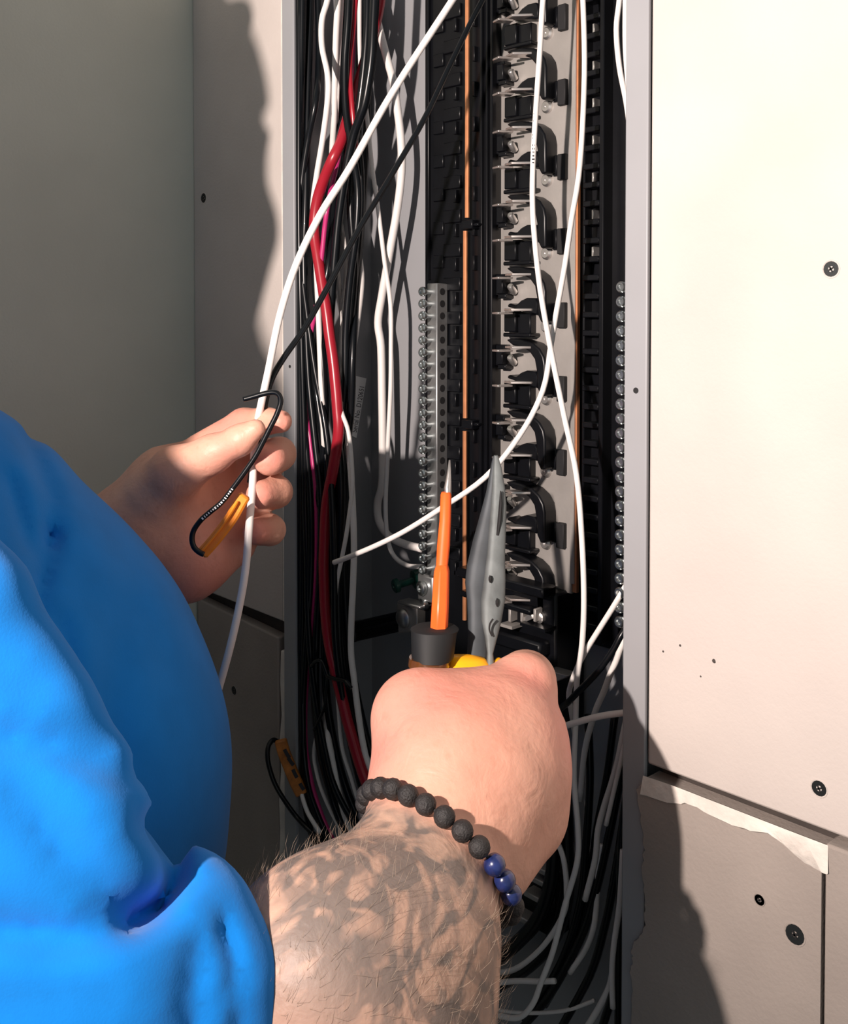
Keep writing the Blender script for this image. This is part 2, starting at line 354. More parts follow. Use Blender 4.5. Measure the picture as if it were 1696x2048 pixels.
unit.append(G().pbox(1008, 1032, 193, 234, .604, YP).pbox(1036, 1062, 193, 236, .607, YP).pbox(1006, 1062, 232, 240, .602, YP).make('well_wall', M['black'], bus, bevel=.0008))
unit.append(G().pbox(1028, 1040, 194, 236, .6115, YP).make('well_slot', M['hole'], bus))
dzu = PZ(142.2)
for n in (-1, 1, 2, 3, 4, 5, 6, 7):
    for s in unit: dup(s, (0, 0, -dzu * n), bus)

# ------------------------------------------------------------------ neutral bars with their screws
def neutral(xl, xr, Yf, pitch_rows, y0, label, xs, ztop, zbot):
    a = at(xl, y0, Yf)
    t = empty('neutral_bar', (a[0] + .005, Yf + .012, a[2]), label, 'terminal bar', 'neutral bars')
    x1 = at(xr, y0, Yf)[0]
    zt, zb = at(xl, ztop, Yf)[2], at(xl, zbot, Yf)[2]
    G().box(a[0], x1, Yf, Yf + .0125, zb, zt).make('bar', M['alu'], t, bevel=.0006)
    n = 24; pitch = at(xl, 600, Yf)[2] - at(xl, 600 + pitch_rows, Yf)[2]
    c = at(xs, y0, Yf - .011); c[1] = Yf
    r = .0039
    s0 = G().lathe(c, (0, -1, 0), [(-.001, .0023), (.0072, .0023), (.0076, r), (.0100, r * 1.02), (.0112, r * .8), (.0112, r * .55), (.0098, r * .35)], 16).make('terminal_screw', M['zinc'], t, ang=28)
    h0 = G().lathe((x1 - .0002, Yf + .0062, c[2]), (1, 0, 0), [(0, .0030), (.0004, .0030), (.0004, .001)], 10).make('wire_hole', M['hole'], t)
    for k in range(1, n):
        s = dup(s0, (0, 0, -pitch * k), t); s.rotation_euler = (0, random.uniform(0, 6.28), 0)
        dup(h0, (0, 0, -pitch * k), t)
    return t
nl = neutral(854, 874, .590, 24.1, 583, 'left neutral bar of screws above the green screw', 842, 567, 1150)
nr = neutral(1254, 1290, .582, 29.0, 574, 'right neutral bar of screws half hidden by the flange', 1240, 560, 1262)
lug = empty('ground_lug', at(845, 1180, .60), 'silver lug block with a bright screw under the left neutral bar', 'lug')
G().pbox(834, 866, 1150, 1204, .596, .618).make('lug_body', M['alu'], lug, bevel=.002, seg=2)
G().lathe(at(846, 1176, .596), (-.15, -1, 0), [(0, .0062), (.003, .0062), (.0042, .0045), (.0042, .003), (.003, .0026)], 18).make('lug_screw', M['zinc'], lug)
G().lathe(at(852, 1206, .600), (-.3, -1, -.2), [(0, .005), (.004, .005), (.005, .003)], 14).make('lug_screw', M['zinc'], lug)
gs = empty('grounding_screw', at(815, 1165, .62), 'green grounding screw sticking out left of the lug', 'screw')
a, b = at(828, 1160, .615), at(787, 1173, .596); d = b - a; l = np.linalg.norm(d)
G().lathe(a, d, [(0, .0032), (l * .8, .0032)], 12).make('screw_shaft', M['wg'], gs)
G().lathe(a, d, [(l * .78, .0062), (l * .95, .0062), (l, .005), (l, .002), (l * .95, .0015)], 16).make('screw_head', M['wg'], gs)
G().lathe(a - d / l * .006, d, [(0, .0085), (.006, .0085), (.007, .006)], 16).make('screw_collar', M['wg'], gs)
# slotted strap with its screw plate
cl = empty('strap_bracket', at(760, 1255, .63), 'black slotted metal strap left of the orange screwdriver', 'bracket')
Yq = .600
a0, a1, a2, a3 = (695, 1246), (800, 1222), (806, 1262), (700, 1286)
lerp = lambda p, q, t: (p[0] + (q[0] - p[0]) * t, p[1] + (q[1] - p[1]) * t)
for t0, t1, nm in ((0, .16, 'strap_rail'), (.42, .58, 'strap_rail'), (.86, 1.0, 'strap_rail')):
    G().pprism([lerp(a0, a3, t0), lerp(a1, a2, t0), lerp(a1, a2, t1), lerp(a0, a3, t1)], Yq, Yq + .006).make(nm, M['paint_dark'], cl, bevel=.0007)
G().pprism([a0, a1, a2, a3], Yq + .003, Yq + .010).make('strap_web', M['paint_dark'], cl, bevel=.001)
G().pprism([(695, 1246), (706, 1243), (711, 1284), (700, 1287)], Yq - .001, Yq + .010).make('strap_end', M['paint_dark'], cl, bevel=.001)
G().pprism([(793, 1206), (834, 1216), (834, 1262), (796, 1268)], Yq - .002, Yq + .010).make('screw_plate', M['plate'], cl, bevel=.0012, seg=2)
G().pprism([(794, 1201), (840, 1213), (840, 1219), (794, 1207)], Yq - .010, Yq + .004).make('plate_flange', M['steel'], cl, bevel=.0008)
G().lathe(at(808, 1236, Yq - .002), (0, -1, 0), [(0, .0085), (.002, .0085), (.0040, .0065), (.0045, .002)], 20).make('plate_screw', M['steel'], cl)
# main lug block at the foot of the bus
mb = empty('main_lug_block', at(1010, 1300, .63), 'black moulded lug block below the bus bars', 'lug block')
G().pbox(905, 1112, 1162, 1430, .600, .636).make('block_body', M['black'], mb, bevel=.002)
G().pbox(912, 1086, 1156, 1176, .586, .602).make('block_lip', M['black'], mb, bevel=.0012)
G().pbox(918, 1060, 1200, 1212, .590, .602).make('block_lip', M['black'], mb, bevel=.0012)
for x in (1016, 1040, 1066):
    G().pbox(x, x + 5, 1218, 1244, .592, .602).make('block_fin', M['plate'], mb, bevel=.0005)
G().pprism([(1046, 1236), (1062, 1226), (1064, 1238), (1050, 1244)], .594, .602).make('block_tab', M['steel'], mb)
G().lathe(at(1082, 1234, .600), (0, -1, 0), [(0, .0045), (.003, .0045), (.004, .003), (.004, .0012), (.003, .001)], 16).make('lug_screw', M['steel'], mb)
G().pbox(1000, 1024, 1250, 1256, .588, .602).make('block_tab', M['plate'], mb)
G().pbox(1040, 1090, 1252, 1258, .588, .602).make('block_tab', M['black'], mb)
G().pbox(960, 1080, 1270, 1300, .588, .602).make('block_lip', M['black'], mb, bevel=.002)
G().pprism([(1092, 1340), (1135, 1352), (1112, 1364), (1092, 1360)], .590, .602).make('block_tab', M['plate'], mb, bevel=.0005)
# row of plated terminal tabs low behind the hand
for i, (y, xl, xr) in enumerate(((1744, 1062, 1100), (1766, 1056, 1096), (1798, 1046, 1088), (1836, 1010, 1058))):
    if i == 0: tt = empty('terminal_strip', at(1060, 1790, .63), 'dim row of plated terminal tabs low behind the fist', 'terminal strip'); G().pbox(1000, 1110, 1715, 1850, .615, .634).make('strip_base', M['black'], tt, bevel=.001)
    G().pbox(xl, xr, y - 6, y + 5, .603, .616).make('terminal_tab', M['plate'], tt, bevel=.0008)
# ------------------------------------------------------------------ wires
def wpt(x, y, Y, r):
    q = ray(x, y); ymax = XL / (q[0] / q[1]) if q[0] < 0 else 9
    Yc = min(Y, ymax - r * 1.6 - .0006, YB - r - .0005)
    return at(x, y, Yc)
def wire(pts, r, m, label, Y=.59, group=None, name='wire', n=8, z=None, cat='wire', per=5):
    P = []
    for p in pts:
        if z is not None: P.append(C(p[0], p[1], p[2] if len(p) > 2 else z))
        else: P.append(wpt(p[0], p[1], p[2] if len(p) > 2 else Y, r))
    g = G().tube(spline(P, per), r, n)
    return g.make(name, M[m], None, ang=180, label=label, cat=cat, group=group)
# loose wires in front
wire([(960, -90, .745), (905, 0, .735), (785, 185, .725), (700, 335, .715), (640, 430, .705), (592, 530, .70), (560, 630, .695), (537, 740, .69), (524, 800, .69), (514, 850, .695),
      (508, 905, .70), (506, 955, .69), (502, 1010, .672), (498, 1055, .655), (492, 1130, .65), (480, 1205, .65), (460, 1295, .65), (430, 1400, .655), (405, 1460, .66)], .00255, 'ww',
     'thick white wire slanting from the top across the panel into the left hand', z=.7, n=12)
wire([(1020, -90, .775), (965, 0, .768), (905, 120, .758), (850, 235, .748), (780, 355, .738), (720, 455, .728), (655, 575, .718), (610, 655, .71), (570, 712, .703), (545, 755, .698), (532, 800, .695), (524, 850, .698),
      (510, 900, .702), (500, 965, .690)], .0021, 'wb', 'black wire slanting below the thick white wire into the left hand', z=.7, n=10)
wire([(1160, -80, .590), (1166, 0, .590), (1169, 150, .588), (1160, 330, .585), (1143, 440, .580), (1130, 530, .576), (1112, 630, .572), (1102, 690, .566), (1086, 780, .558), (1040, 870, .548), (970, 955, .534), (880, 1018, .522), (810, 1062, .514), (750, 1092, .508), (690, 1117, .505), (668, 1125, .504)],
     .00205, 'ww', 'white wire curving behind the plier tip to a cut free end', n=10)
LONGW = wire([(1096, -80), (1086, 0), (1080, 100), (1072, 220), (1066, 330), (1066, 430), (1078, 560), (1098, 680), (1128, 830), (1153, 950), (1164, 1080), (1168, 1200), (1164, 1290), (1154, 1360), (1151, 1452), (1148, 1554), (1156, 1657), (1154, 1725), (1130, 1810), (1106, 1902), (1083, 1963), (1066, 2007), (1038, 2035), (994, 2030), (940, 2010)],
     .00205, 'ww', 'long white wire hanging down the middle of the bus bars past the fist', Y=.560, n=10)
# white wires in the left gutter
wire([(664, -60), (655, 0), (644, 40), (644, 93), (655, 147), (656, 195), (645, 281), (633, 354), (626, 415), (630, 480), (636, 600), (642, 750), (648, 880), (652, 980, .57), (655, 1200, .58), (650, 1400, .565), (656, 1470), (668, 1530), (682, 1603), (700, 1655), (760, 1760), (860, 1850)], .0027, 'ww', 'white wire bowed in at the top nearest the left flange', Y=.549)
wire([(678, -60, .566), (676, 0, .566), (672, 73, .566), (670, 150, .570), (668, 240, .578), (664, 310, .59), (664, 420, .60), (676, 560, .60), (692, 700, .592), (690, 800, .576), (698, 900, .560), (704, 980), (708, 1090), (706, 1169), (703, 1236), (702, 1303), (708, 1357), (718, 1437), (727, 1491), (738, 1530), (780, 1620), (860, 1750)], .0029, 'ww', 'white wire running straight down behind the strap bracket', Y=.5535)
wire([(686, -60, .572), (684, 0, .572), (678, 110, .572), (675, 195, .576), (671, 300, .59), (674, 400, .60), (692, 520, .600), (680, 680, .580), (682, 800, .560), (684, 826), (697, 865), (704, 938), (704, 985), (694, 1061), (684, 1115), (673, 1169), (668, 1236), (669, 1303), (676, 1400), (684, 1491), (702, 1553), (724, 1620), (780, 1730), (860, 1800)], .0019, 'ww', 'thin white wire swerving left just under the cut wire end', Y=.5505)
wire([(720, -60), (719, 0), (719, 100), (721, 150), (730, 200), (737, 262), (745, 340), (755, 410), (763, 475), (770, 530), (781, 609), (782, 694), (781, 780), (777, 865), (774, 938), (771, 1010), (775, 1075), (788, 1112), (815, 1131), (846, 1133)], .0021, 'ww', 'thin white wire ending at the lowest left neutral screw', Y=.598)
wire([(735, -60), (752, 30), (772, 110), (787, 165), (795, 220), (802, 281), (803, 342), (795, 415), (780, 500), (764, 590), (756, 645), (762, 694), (764, 792), (765, 865), (765, 938), (763, 975), (755, 1007), (759, 1045), (780, 1074), (812, 1089), (844, 1097)], .0036, 'ww', 'thick white cable curling right into the lower end of the left neutral bar', Y=.606, n=10)
wire([(640, 1440), (628, 1500), (632, 1540), (647, 1590), (682, 1660), (740, 1740), (860, 1820)], .0017, 'ww', 'thin white wire next to the magenta wire above the forearm', Y=.552)
wire([(700, 430), (715, 500), (722, 560), (714, 640), (703, 720), (692, 800), (694, 860)], .0034, 'ww', 'grey shaded white cable beside the serial sticker', Y=.605)
# red and magenta
wire([(764, -60, .600), (760, 0, .600), (748, 60, .598), (728, 130, .594), (708, 195, .585), (693, 245, .567), (682, 284, .556), (667, 315), (650, 354), (637, 391), (630, 430), (629, 470), (636, 515), (645, 572), (653, 621), (659, 670), (666, 719), (671, 767), (675, 816), (677, 865), (666, 940), (653, 1010), (649, 1088), (648, 1142), (651, 1222), (659, 1290), (671, 1343), (684, 1397), (700, 1460), (735, 1570), (800, 1700)], .0049, 'wr', 'thick red cable snaking down the left gutter', Y=.5485, name='cable', n=12, cat='cable')
wire([(712, -60, .60), (706, 100, .60), (694, 230, .592), (676, 320, .572), (662, 380, .558), (655, 415), (649, 460), (643, 520), (634, 600), (622, 670), (614, 720), (611, 770), (611, 816), (618, 865), (626, 926), (632, 980), (634, 1080), (632, 1160), (627, 1230), (619, 1303), (612, 1384), (610, 1448), (612, 1500), (619, 1545), (632, 1598), (662, 1672), (720, 1760), (800, 1840)], .0023, 'wp', 'magenta wire running down the left edge of the gutter', Y=.5495)
wire([(716, -60, .57), (708, 40, .57), (700, 130, .568), (704, 210, .565), (712, 300, .57)], .0024, 'wr', 'thin dark red wire among the black wires at the top', Y=.57)
# black wires in the left gutter
blk = [
 (.0030, .5475, [(634, -60, .566), (637, 50, .566), (637, 130, .563), (632, 200), (616, 281), (605, 354), (600, 420), (600, 490), (604, 545), (615, 633), (630, 740), (652, 860), (664, 1000), (668, 1150), (672, 1300), (700, 1480), (745, 1640), (830, 1780)]),
 (.0036, .562, [(700, -60), (696, 40), (690, 130), (692, 220), (704, 300), (716, 380), (712, 470), (700, 560), (692, 660), (690, 760), (680, 880), (676, 1000), (676, 1130), (682, 1270), (704, 1420), (736, 1560), (800, 1700)]),
 (.0042, .556, [(752, -60), (748, 30), (744, 110), (736, 170), (727, 215), (708, 270), (694, 330), (684, 390), (676, 450), (668, 540), (660, 640), (662, 740), (672, 850), (682, 960), (680, 1090), (676, 1210), (684, 1340), (712, 1490), (744, 1620), (830, 1760)]),
 (.0040, .570, [(736, -60), (735, 40), (730, 120), (722, 190), (712, 260), (704, 330), (702, 420), (708, 500), (706, 580), (696, 680), (694, 780), (690, 880), (688, 990), (690, 1110), (692, 1240), (706, 1400), (740, 1540), (800, 1660)]),
 (.0032, .580, [(690, -60), (693, 60), (698, 160), (712, 250), (722, 340), (722, 430), (714, 520), (704, 620), (698, 740), (690, 870), (696, 1000), (694, 1140), (690, 1300), (712, 1450), (745, 1560), (800, 1660)]),
 (.0030, .5465, [(606, -60), (603, 100), (600, 300), (600, 600), (602, 800), (606, 1000), (605, 1200), (602, 1380), (604, 1480), (612, 1560), (630, 1640), (690, 1740), (790, 1850)]),
 (.0034, .5485, [(622, -60, .56), (616, 200, .555), (611, 420), (608, 520), (612, 640), (618, 760), (630, 880), (642, 1000), (640, 1150), (632, 1290), (634, 1420), (650, 1540), (690, 1660), (790, 1780)]),
 (.0036, .553, [(690, -60, .60), (684, 200, .59), (668, 420, .57), (656, 540), (634, 640), (628, 730), (640, 830), (654, 930), (660, 1050), (656, 1180), (650, 1300), (658, 1430), (690, 1570), (740, 1680), (820, 1780)]),
 (.0030, .5465, [(598, -60), (597, 300), (601, 560), (606, 700), (608, 820), (616, 930), (622, 1040), (620, 1180), (612, 1300), (606, 1420), (610, 1530), (628, 1610), (672, 1700), (780, 1830)]),
 (.0032, .560, [(700, -60, .60), (690, 300, .60), (660, 560, .575), (652, 640), (662, 740), (680, 850), (684, 950), (672, 1060), (664, 1180), (668, 1290), (690, 1420), (722, 1540), (780, 1680)]),
 (.0034, .551, [(690, -60, .61), (670, 300, .60), (636, 500, .57), (630, 560), (640, 650), (648, 760), (650, 860), (640, 970), (628, 1090), (624, 1200), (626, 1330), (634, 1460), (654, 1560), (700, 1670), (800, 1800)]),
 (.0028, .545, [(600, -60), (598, 400), (604, 700), (610, 900), (610, 1000), (614, 1120), (616, 1240), (626, 1360), (646, 1480), (672, 1580), (730, 1680), (820, 1790)]),
 (.0036, .566, [(742, -60, .61), (736, 200, .61), (726, 400, .60), (714, 560, .585), (706, 700), (702, 820), (690, 930), (686, 1050), (688, 1180), (698, 1300), (722, 1430), (752, 1530), (820, 1640)]),
 (.0030, .546, [(594, -60), (596, 600), (599, 1200), (602, 1320), (606, 1450), (606, 1560), (616, 1640), (640, 1700), (720, 1800), (820, 1880)]),
 (.0030, .558, [(720, -60, .62), (716, 300, .615), (700, 600, .60), (676, 850, .58), (664, 1000), (672, 1120), (682, 1250), (694, 1370), (716, 1470), (740, 1560), (800, 1680)]),
]
own = {0: 'black wire bowing left over the knockouts at the top of the left gutter', 2: 'thick black wire with bright glints crossing over the red cable near the top',
       5: 'outermost black wire hugging the left flange from top to bottom'}
for i, (r, Yw, P) in enumerate(blk):
    wire(P, r, 'wb', own.get(i, 'black insulated wire in the dense bundle down the left gutter'), Y=Yw, group='black wires of the left gutter bundle')
wire([(623, 1332), (632, 1322), (643, 1322), (651, 1340), (656, 1352), (672, 1358), (690, 1362), (702, 1376)], .0018, 'wb', 'short black wire hooked over the bundle under the strap bracket', Y=.543)
wire([(656, 1352), (652, 1385), (650, 1410), (640, 1436), (628, 1460)], .0014, 'wb', 'thin black wire looping down under the hooked wire', Y=.543)
# tagged pair at the lower left
wire([(560, 1486, .935), (547, 1480, .93), (537, 1492, .925), (535, 1515, .92), (540, 1540, .92), (550, 1568, .92), (566, 1596, .92), (590, 1630, .915), (620, 1662, .90), (680, 1720, .88)], .0023, 'wb', 'black wire looping out over the flange into the worn orange tag', z=.92)
wire([(602, 1582, .915), (608, 1605, .91), (618, 1630, .905), (640, 1665, .89)], .0020, 'ww', 'short white wire leaving the bottom of the worn orange tag', z=.9)
def marks(w, pts, n, r, m, name, z=None, Y=None):      # small printed characters along a wire's near side
    P = spline([C(*p) if z is None and Y is None else wpt(p[0], p[1], Y, r) for p in pts], 10)
    L = np.concatenate([[0], np.cumsum(np.linalg.norm(np.diff(P, axis=0), axis=1))]); V, Fc = [], []
    for i in range(n):
        s0 = L[-1] * (i + .2) / n; s1 = L[-1] * (i + random.uniform(.5, .75)) / n
        a = np.array([np.interp(s0, L, P[:, k]) for k in range(3)]); b = np.array([np.interp(s1, L, P[:, k]) for k in range(3)])
        nn = EYE - (a + b) / 2; t = b - a; t /= np.linalg.norm(t); nn -= t * (nn @ t); nn /= np.linalg.norm(nn); u = np.cross(t, nn) * r * random.uniform(.25, .45)
        k = len(V)
        for q, up in ((a, 1.04), (b, 1.04), (a, .8), (b, .8)): V += [q + nn * r * up - u, q + nn * r * up + u]
        Fc += [(k, k + 2, k + 3, k + 1), (k + 4, k + 5, k + 7, k + 6), (k, k + 1, k + 5, k + 4), (k + 2, k + 6, k + 7, k + 3), (k, k + 4, k + 6, k + 2), (k + 1, k + 3, k + 7, k + 5)]
    return mk(name, V, Fc, M[m], w, smooth=False, kind='stuff')
def tag_piece(secs, name, material, label, **kw):
    return G().loft(secs, 12, 4.0).make(name, M[material], None, ang=50, label=label, cat='tag', **kw)
t2 = empty('wire_tag', C(580, 1535, .92), 'worn orange tape tag with black marks beside the left flange', 'tag')
g = G()
def strip(path, z, wpx, th):      # flat taped strip along a picture path
    P = spline([C(x, y, z) for x, y in path], 4); V = []; m = len(P)
    T = np.gradient(P, axis=0); T /= np.linalg.norm(T, axis=1)[:, None]
    for i in range(m):
        s = np.cross(T[i], FWD); s /= np.linalg.norm(s); h = wpx / 2 * z / F
        for a, b in ((-1, -1), (1, -1), (1, 1), (-1, 1)): V.append(P[i] + s * h * a + FWD * th / 2 * b)
    Fc = [(i * 4 + k, i * 4 + (k + 1) % 4, i * 4 + 4 + (k + 1) % 4, i * 4 + 4 + k) for i in range(m - 1) for k in range(4)] + [(3, 2, 1, 0), (m * 4 - 4, m * 4 - 3, m * 4 - 2, m * 4 - 1)]
    return V, Fc
mk('tape', *strip([(561, 1480), (568, 1505), (578, 1530), (590, 1560), (604, 1588)], .915, 24, .006), M['tag2'], t2, ang=40, bevel=.001)
for x, y, a, b in ((574, 1508, 5, 9), (582, 1524, 5, 8), (590, 1548, 4, 9), (604, 1574, 4, 7)):
    mk('ink_mark', *strip([(x - a, y - b), (x, y), (x + a, y + b * .8)], .9115, 7, .0006), M['ink'], t2)
t1 = empty('wire_tag', C(455, 1060, .64), 'bright orange tape tag under the ring finger of the left hand', 'tag')
mk('tape', *strip([(404, 1108), (425, 1085), (445, 1060), (464, 1034), (480, 1006), (490, 990)], .650, 25, .006), M['tag'], t1, ang=40, bevel=.0012)
mk('tape_edge', *strip([(400, 1106), (422, 1080), (441, 1056), (460, 1029), (476, 1002)], .645, 5, .003), M['tag'], t1, bevel=.0008)
LOOP = wire([(487, 799), (505, 794), (530, 787), (549, 785), (559, 792), (561, 806), (553, 830), (540, 856), (526, 884), (510, 914), (488, 946), (466, 976), (444, 1004), (420, 1024), (402, 1040), (388, 1060), (384, 1078), (388, 1094), (398, 1104), (408, 1109)], .00175, 'wb',
     'short black wire hooked at the top running down to the bright orange tag', z=.640, n=10)
marks(LOOP, [(466, 976, .640), (444, 1004, .640), (420, 1024, .640), (404, 1038, .640)], 16, .00175, 'sticker', 'printed_marks')
marks(LONGW, [(1072, 190), (1068, 260), (1066, 330)], 20, .00205, 'ink', 'printed_marks', Y=.560)
# right gutter
wire([(1242, -60), (1239, 0), (1233, 59), (1239, 133), (1253, 206), (1264, 290), (1275, 380)], .0020, 'ww', 'white wire bowed out at the upper right flange', Y=.575)
wire([(1251, -60), (1251, 0), (1251, 88), (1256, 162), (1263, 220), (1272, 300)], .0019, 'ww', 'white wire between the bowed one and the upper right flange', Y=.568)
wire([(1259, -60), (1260, 0), (1260, 80), (1264, 150), (1272, 220)], .0014, 'wv', 'thin violet wire against the upper right flange', Y=.558)
wire([(1280, 1120, .59), (1250, 1174, .575), (1227, 1213, .57), (1200, 1256, .568), (1174, 1298, .566), (1153, 1339, .566), (1138, 1385, .570), (1143, 1424, .575), (1150, 1470, .59)], .0020, 'ww', 'white wire from the right neutral bar crossing the long white wire', Y=.57)
wire([(1280, 1220, .58), (1247, 1263, .565), (1224, 1304, .56), (1194, 1345, .556), (1153, 1387, .553), (1130, 1410, .555), (1090, 1440, .57)], .0022, 'wb', 'black wire from the right neutral bar slanting behind the knuckles', Y=.56)
wire([(1270, 1240, .585), (1244, 1290, .582), (1233, 1320, .582), (1220, 1350, .582), (1207, 1385, .585), (1190, 1425, .59), (1170, 1500, .60), (1160, 1600, .61)], .0022, 'ww', 'grey looking white wire right of the slanting black wire', Y=.585)
wire([(1290, 1424), (1247, 1426), (1203, 1432), (1159, 1443), (1128, 1453), (1080, 1475)], .0022, 'ww', 'white wire coming level out of the right flange to the fist', Y=.550)
wire([(1255, 1430), (1246, 1470), (1236, 1520), (1222, 1570), (1209, 1610), (1196, 1660), (1190, 1720), (1170, 1800)], .0022, 'ww', 'white wire in the shade leaning left below the level white wire', Y=.585)
wire([(1262, 1460), (1249, 1490), (1240, 1530), (1226, 1590), (1212, 1650)], .0016, 'ww', 'thin white wire half hidden by the lower right flange', Y=.57)
wire([(1246, 1700), (1239, 1810), (1228, 1890), (1224, 1950), (1226, 2016)], .0021, 'ww', 'white wire hanging straight to a loose end beside the torn drywall', Y=.572)
wire([(1204, 1690), (1196, 1752), (1192, 1820), (1186, 1860), (1170, 1900), (1140, 1945)], .0022, 'ww', 'dim white wire curving down left of the loose hanging end', Y=.60)
wire([(1226, 1940), (1219, 1973), (1200, 2012), (1178, 2048), (1150, 2090)], .0024, 'ww', 'dim white wire leaving the bottom right of the panel', Y=.585)
wire([(1188, 2000), (1181, 2004), (1130, 2021), (1066, 2026), (1010, 2022), (950, 2010)], .0014, 'ww', 'thin white wire lying nearly level across the panel bottom', Y=.59)
wire([(1080, 1640), (1110, 1677), (1127, 1718), (1133, 1776), (1128, 1825), (1090, 1888), (1038, 1934), (994, 1946), (930, 1950)], .0021, 'ww', 'white wire looping from under the fist toward the forearm', Y=.590)
wire([(1110, 1962), (1077, 1963), (1035, 1962), (994, 1966), (930, 1975)], .0021, 'ww', 'short white wire lying level beside the forearm', Y=.580)
for i, (r, Yw, P) in enumerate([(.0055, .600, [(1100, 1560), (1108, 1650), (1104, 1750), (1080, 1830), (1040, 1880), (990, 1920), (930, 1940)]),
                 (.0055, .612, [(1125, 1540), (1134, 1660), (1134, 1780), (1110, 1870), (1060, 1930), (990, 1975)]),
                 (.0030, .600, [(1262, 1440), (1240, 1560), (1216, 1680), (1190, 1790), (1160, 1880), (1100, 1990), (1040, 2060)]),
                 (.0030, .592, [(1266, 1520), (1250, 1620), (1232, 1740), (1210, 1850), (1180, 1950), (1120, 2060)]),
                 (.0028, .610, [(1230, 1430), (1212, 1560), (1190, 1680), (1176, 1800), (1150, 1900), (1090, 2010)]),
                 (.0030, .585, [(1262, 1600), (1252, 1720), (1244, 1850), (1232, 1960), (1200, 2070)]),
                 (.0030, .606, [(1176, 1430), (1180, 1560), (1172, 1690), (1160, 1810), (1120, 1930), (1050, 2040)]),
                 (.0026, .575, [(1268, 1480), (1258, 1560), (1246, 1640), (1240, 1740), (1238, 1860), (1236, 2070)])]):
    wire(P, r, 'wb', {0: 'thick black cable curving in just behind the bracelet wrist', 1: 'thick black cable bending around the outside of the other thick cable low in the panel'}.get(i, 'black wire in the dark tangle at the bottom right of the panel'), Y=Yw, group='black wires at the bottom right')

# ------------------------------------------------------------------ tools
sd = empty('screwdriver', C(868, 1420, .60), 'screwdriver with orange insulated shaft and amber handle in the right fist', 'screwdriver')
G().loft([(897.5, 901, 920, .655, .0012), (894, 902, 945, .652, .003), (888, 903, 975, .648, .0042), (889, 903, 996, .646, .0046)], 12).make('blade', M['steel'], sd, ang=180)
G().loft([(883, 901.5, 984, .647, .0058), (881, 903, 990, .646, .0066), (879, 902, 1040, .640, .0070), (874, 900, 1092, .634, .0076), (872, 896, 1131, .629, .0078)], 16).make('shaft_sleeve', M['orange'], sd, ang=50)
g = G()
secs = [(873, 896, 1128, .629, .0085), (868, 899, 1142, .627, .0118), (864, 898, 1200, .620, .0122), (860, 896, 1262, .612, .0124)]
V = []
for xl, xr, y, z, th in secs:
    c = C((xl + xr) / 2, y, z); hw = (xr - xl) / 2 * z / F * 1.06
    for k in range(6):
        t = math.pi / 3 * k + .25; V.append(c + RGT * hw * math.cos(t) + FWD * th / 2 * math.sin(t))
g.add(V, [(i * 6 + k, i * 6 + (k + 1) % 6, (i + 1) * 6 + (k + 1) % 6, (i + 1) * 6 + k) for i in range(3) for k in range(6)] + [tuple(range(6))[::-1], tuple(range(18, 24))])
g.make('hex_bolster', M['orange'], sd, ang=20, bevel=.0006)
G().loft([(828, 913, 1254, .613, .024), (821, 918, 1258, .612, .026), (822, 914, 1265, .611, .0255), (823, 908, 1312, .606, .025), (826, 904, 1318, .605, .024)], 24, 2.2).make('collar', M['rubber'], sd, ang=35)
G().loft([(818, 900, 1314, .606, .023), (816, 900, 1330, .604, .025), (830, 892, 1344, .602, .019), (826, 896, 1362, .600, .022), (824, 900, 1400, .596, .025), (834, 900, 1480, .588, .026), (850, 900, 1580, .58, .024), (860, 892, 1620, .577, .014)], 20, 2.2).make('handle', M['amber'], sd, ang=50)
pli = empty('pliers', C(965, 1420, .60), 'long nose pliers with yellow grips held in the right fist', 'pliers')
G().loft([(986, 994, 912, .655, .004), (981, 998, 935, .655, .006), (972, 1000, 985, .652, .009), (960, 1000, 1030, .650, .011), (946, 996, 1080, .648, .013), (934, 990, 1130, .645, .015), (930, 984, 1165, .642, .015), (934, 980, 1200, .64, .014), (936, 976, 1260, .632, .013), (934, 974, 1310, .624, .012), (934, 972, 1350, .616, .011)], 18, 3.0).make('far_jaw', M['tool_shaded'], pli, ang=60)
G().loft([(988, 996, 911, .647, .004), (986, 1003, 935, .646, .0065), (984, 1010, 975, .643, .008), (982, 1013, 1010, .640, .009), (978, 1012, 1060, .636, .010), (974, 1010, 1110, .632, .0105), (968, 1011, 1160, .628, .011), (962, 1010, 1200, .625, .011), (963, 1003, 1240, .621, .0105), (970, 994, 1275, .617, .009), (974, 986, 1305, .613, .008), (972, 990, 1345, .608, .008)], 18, 3.2).make('near_jaw', M['tool'], pli, ang=60)
for x, y, a, b, zz in ((980, 1158, 3, 7, .6215), (994, 1205, 3, 8, .6185)):
    G().loft([(x - a * .3, x + a * .3, y - b, zz, .002), (x - a, x + a, y - b * .4, zz, .003), (x - a, x + a, y + b * .4, zz, .003), (x - a * .3, x + a * .3, y + b, zz, .002)], 10).make('pit', M['hole'], pli)
G().loft([(1000, 1002, 982, .6362, .002), (998, 1005, 1005, .6355, .004), (995, 1003, 1040, .6325, .004), (992, 998, 1070, .631, .003)], 10).make('jaw_recess', M['hole'], pli)
mk('pivot_line', *strip([(986, 1238), (980, 1248), (979, 1260), (984, 1272)], .6115, 3.2, .001), M['hole'], pli)
G().loft([(900, 944, 1311, .612, .006), (895, 970, 1317, .611, .013), (892, 986, 1333, .609, .016), (893, 984, 1352, .606, .018), (900, 966, 1400, .60, .018), (910, 960, 1500, .59, .017), (930, 976, 1600, .58, .015)], 18, 2.4).make('near_grip', M['yellow'], pli, ang=60)
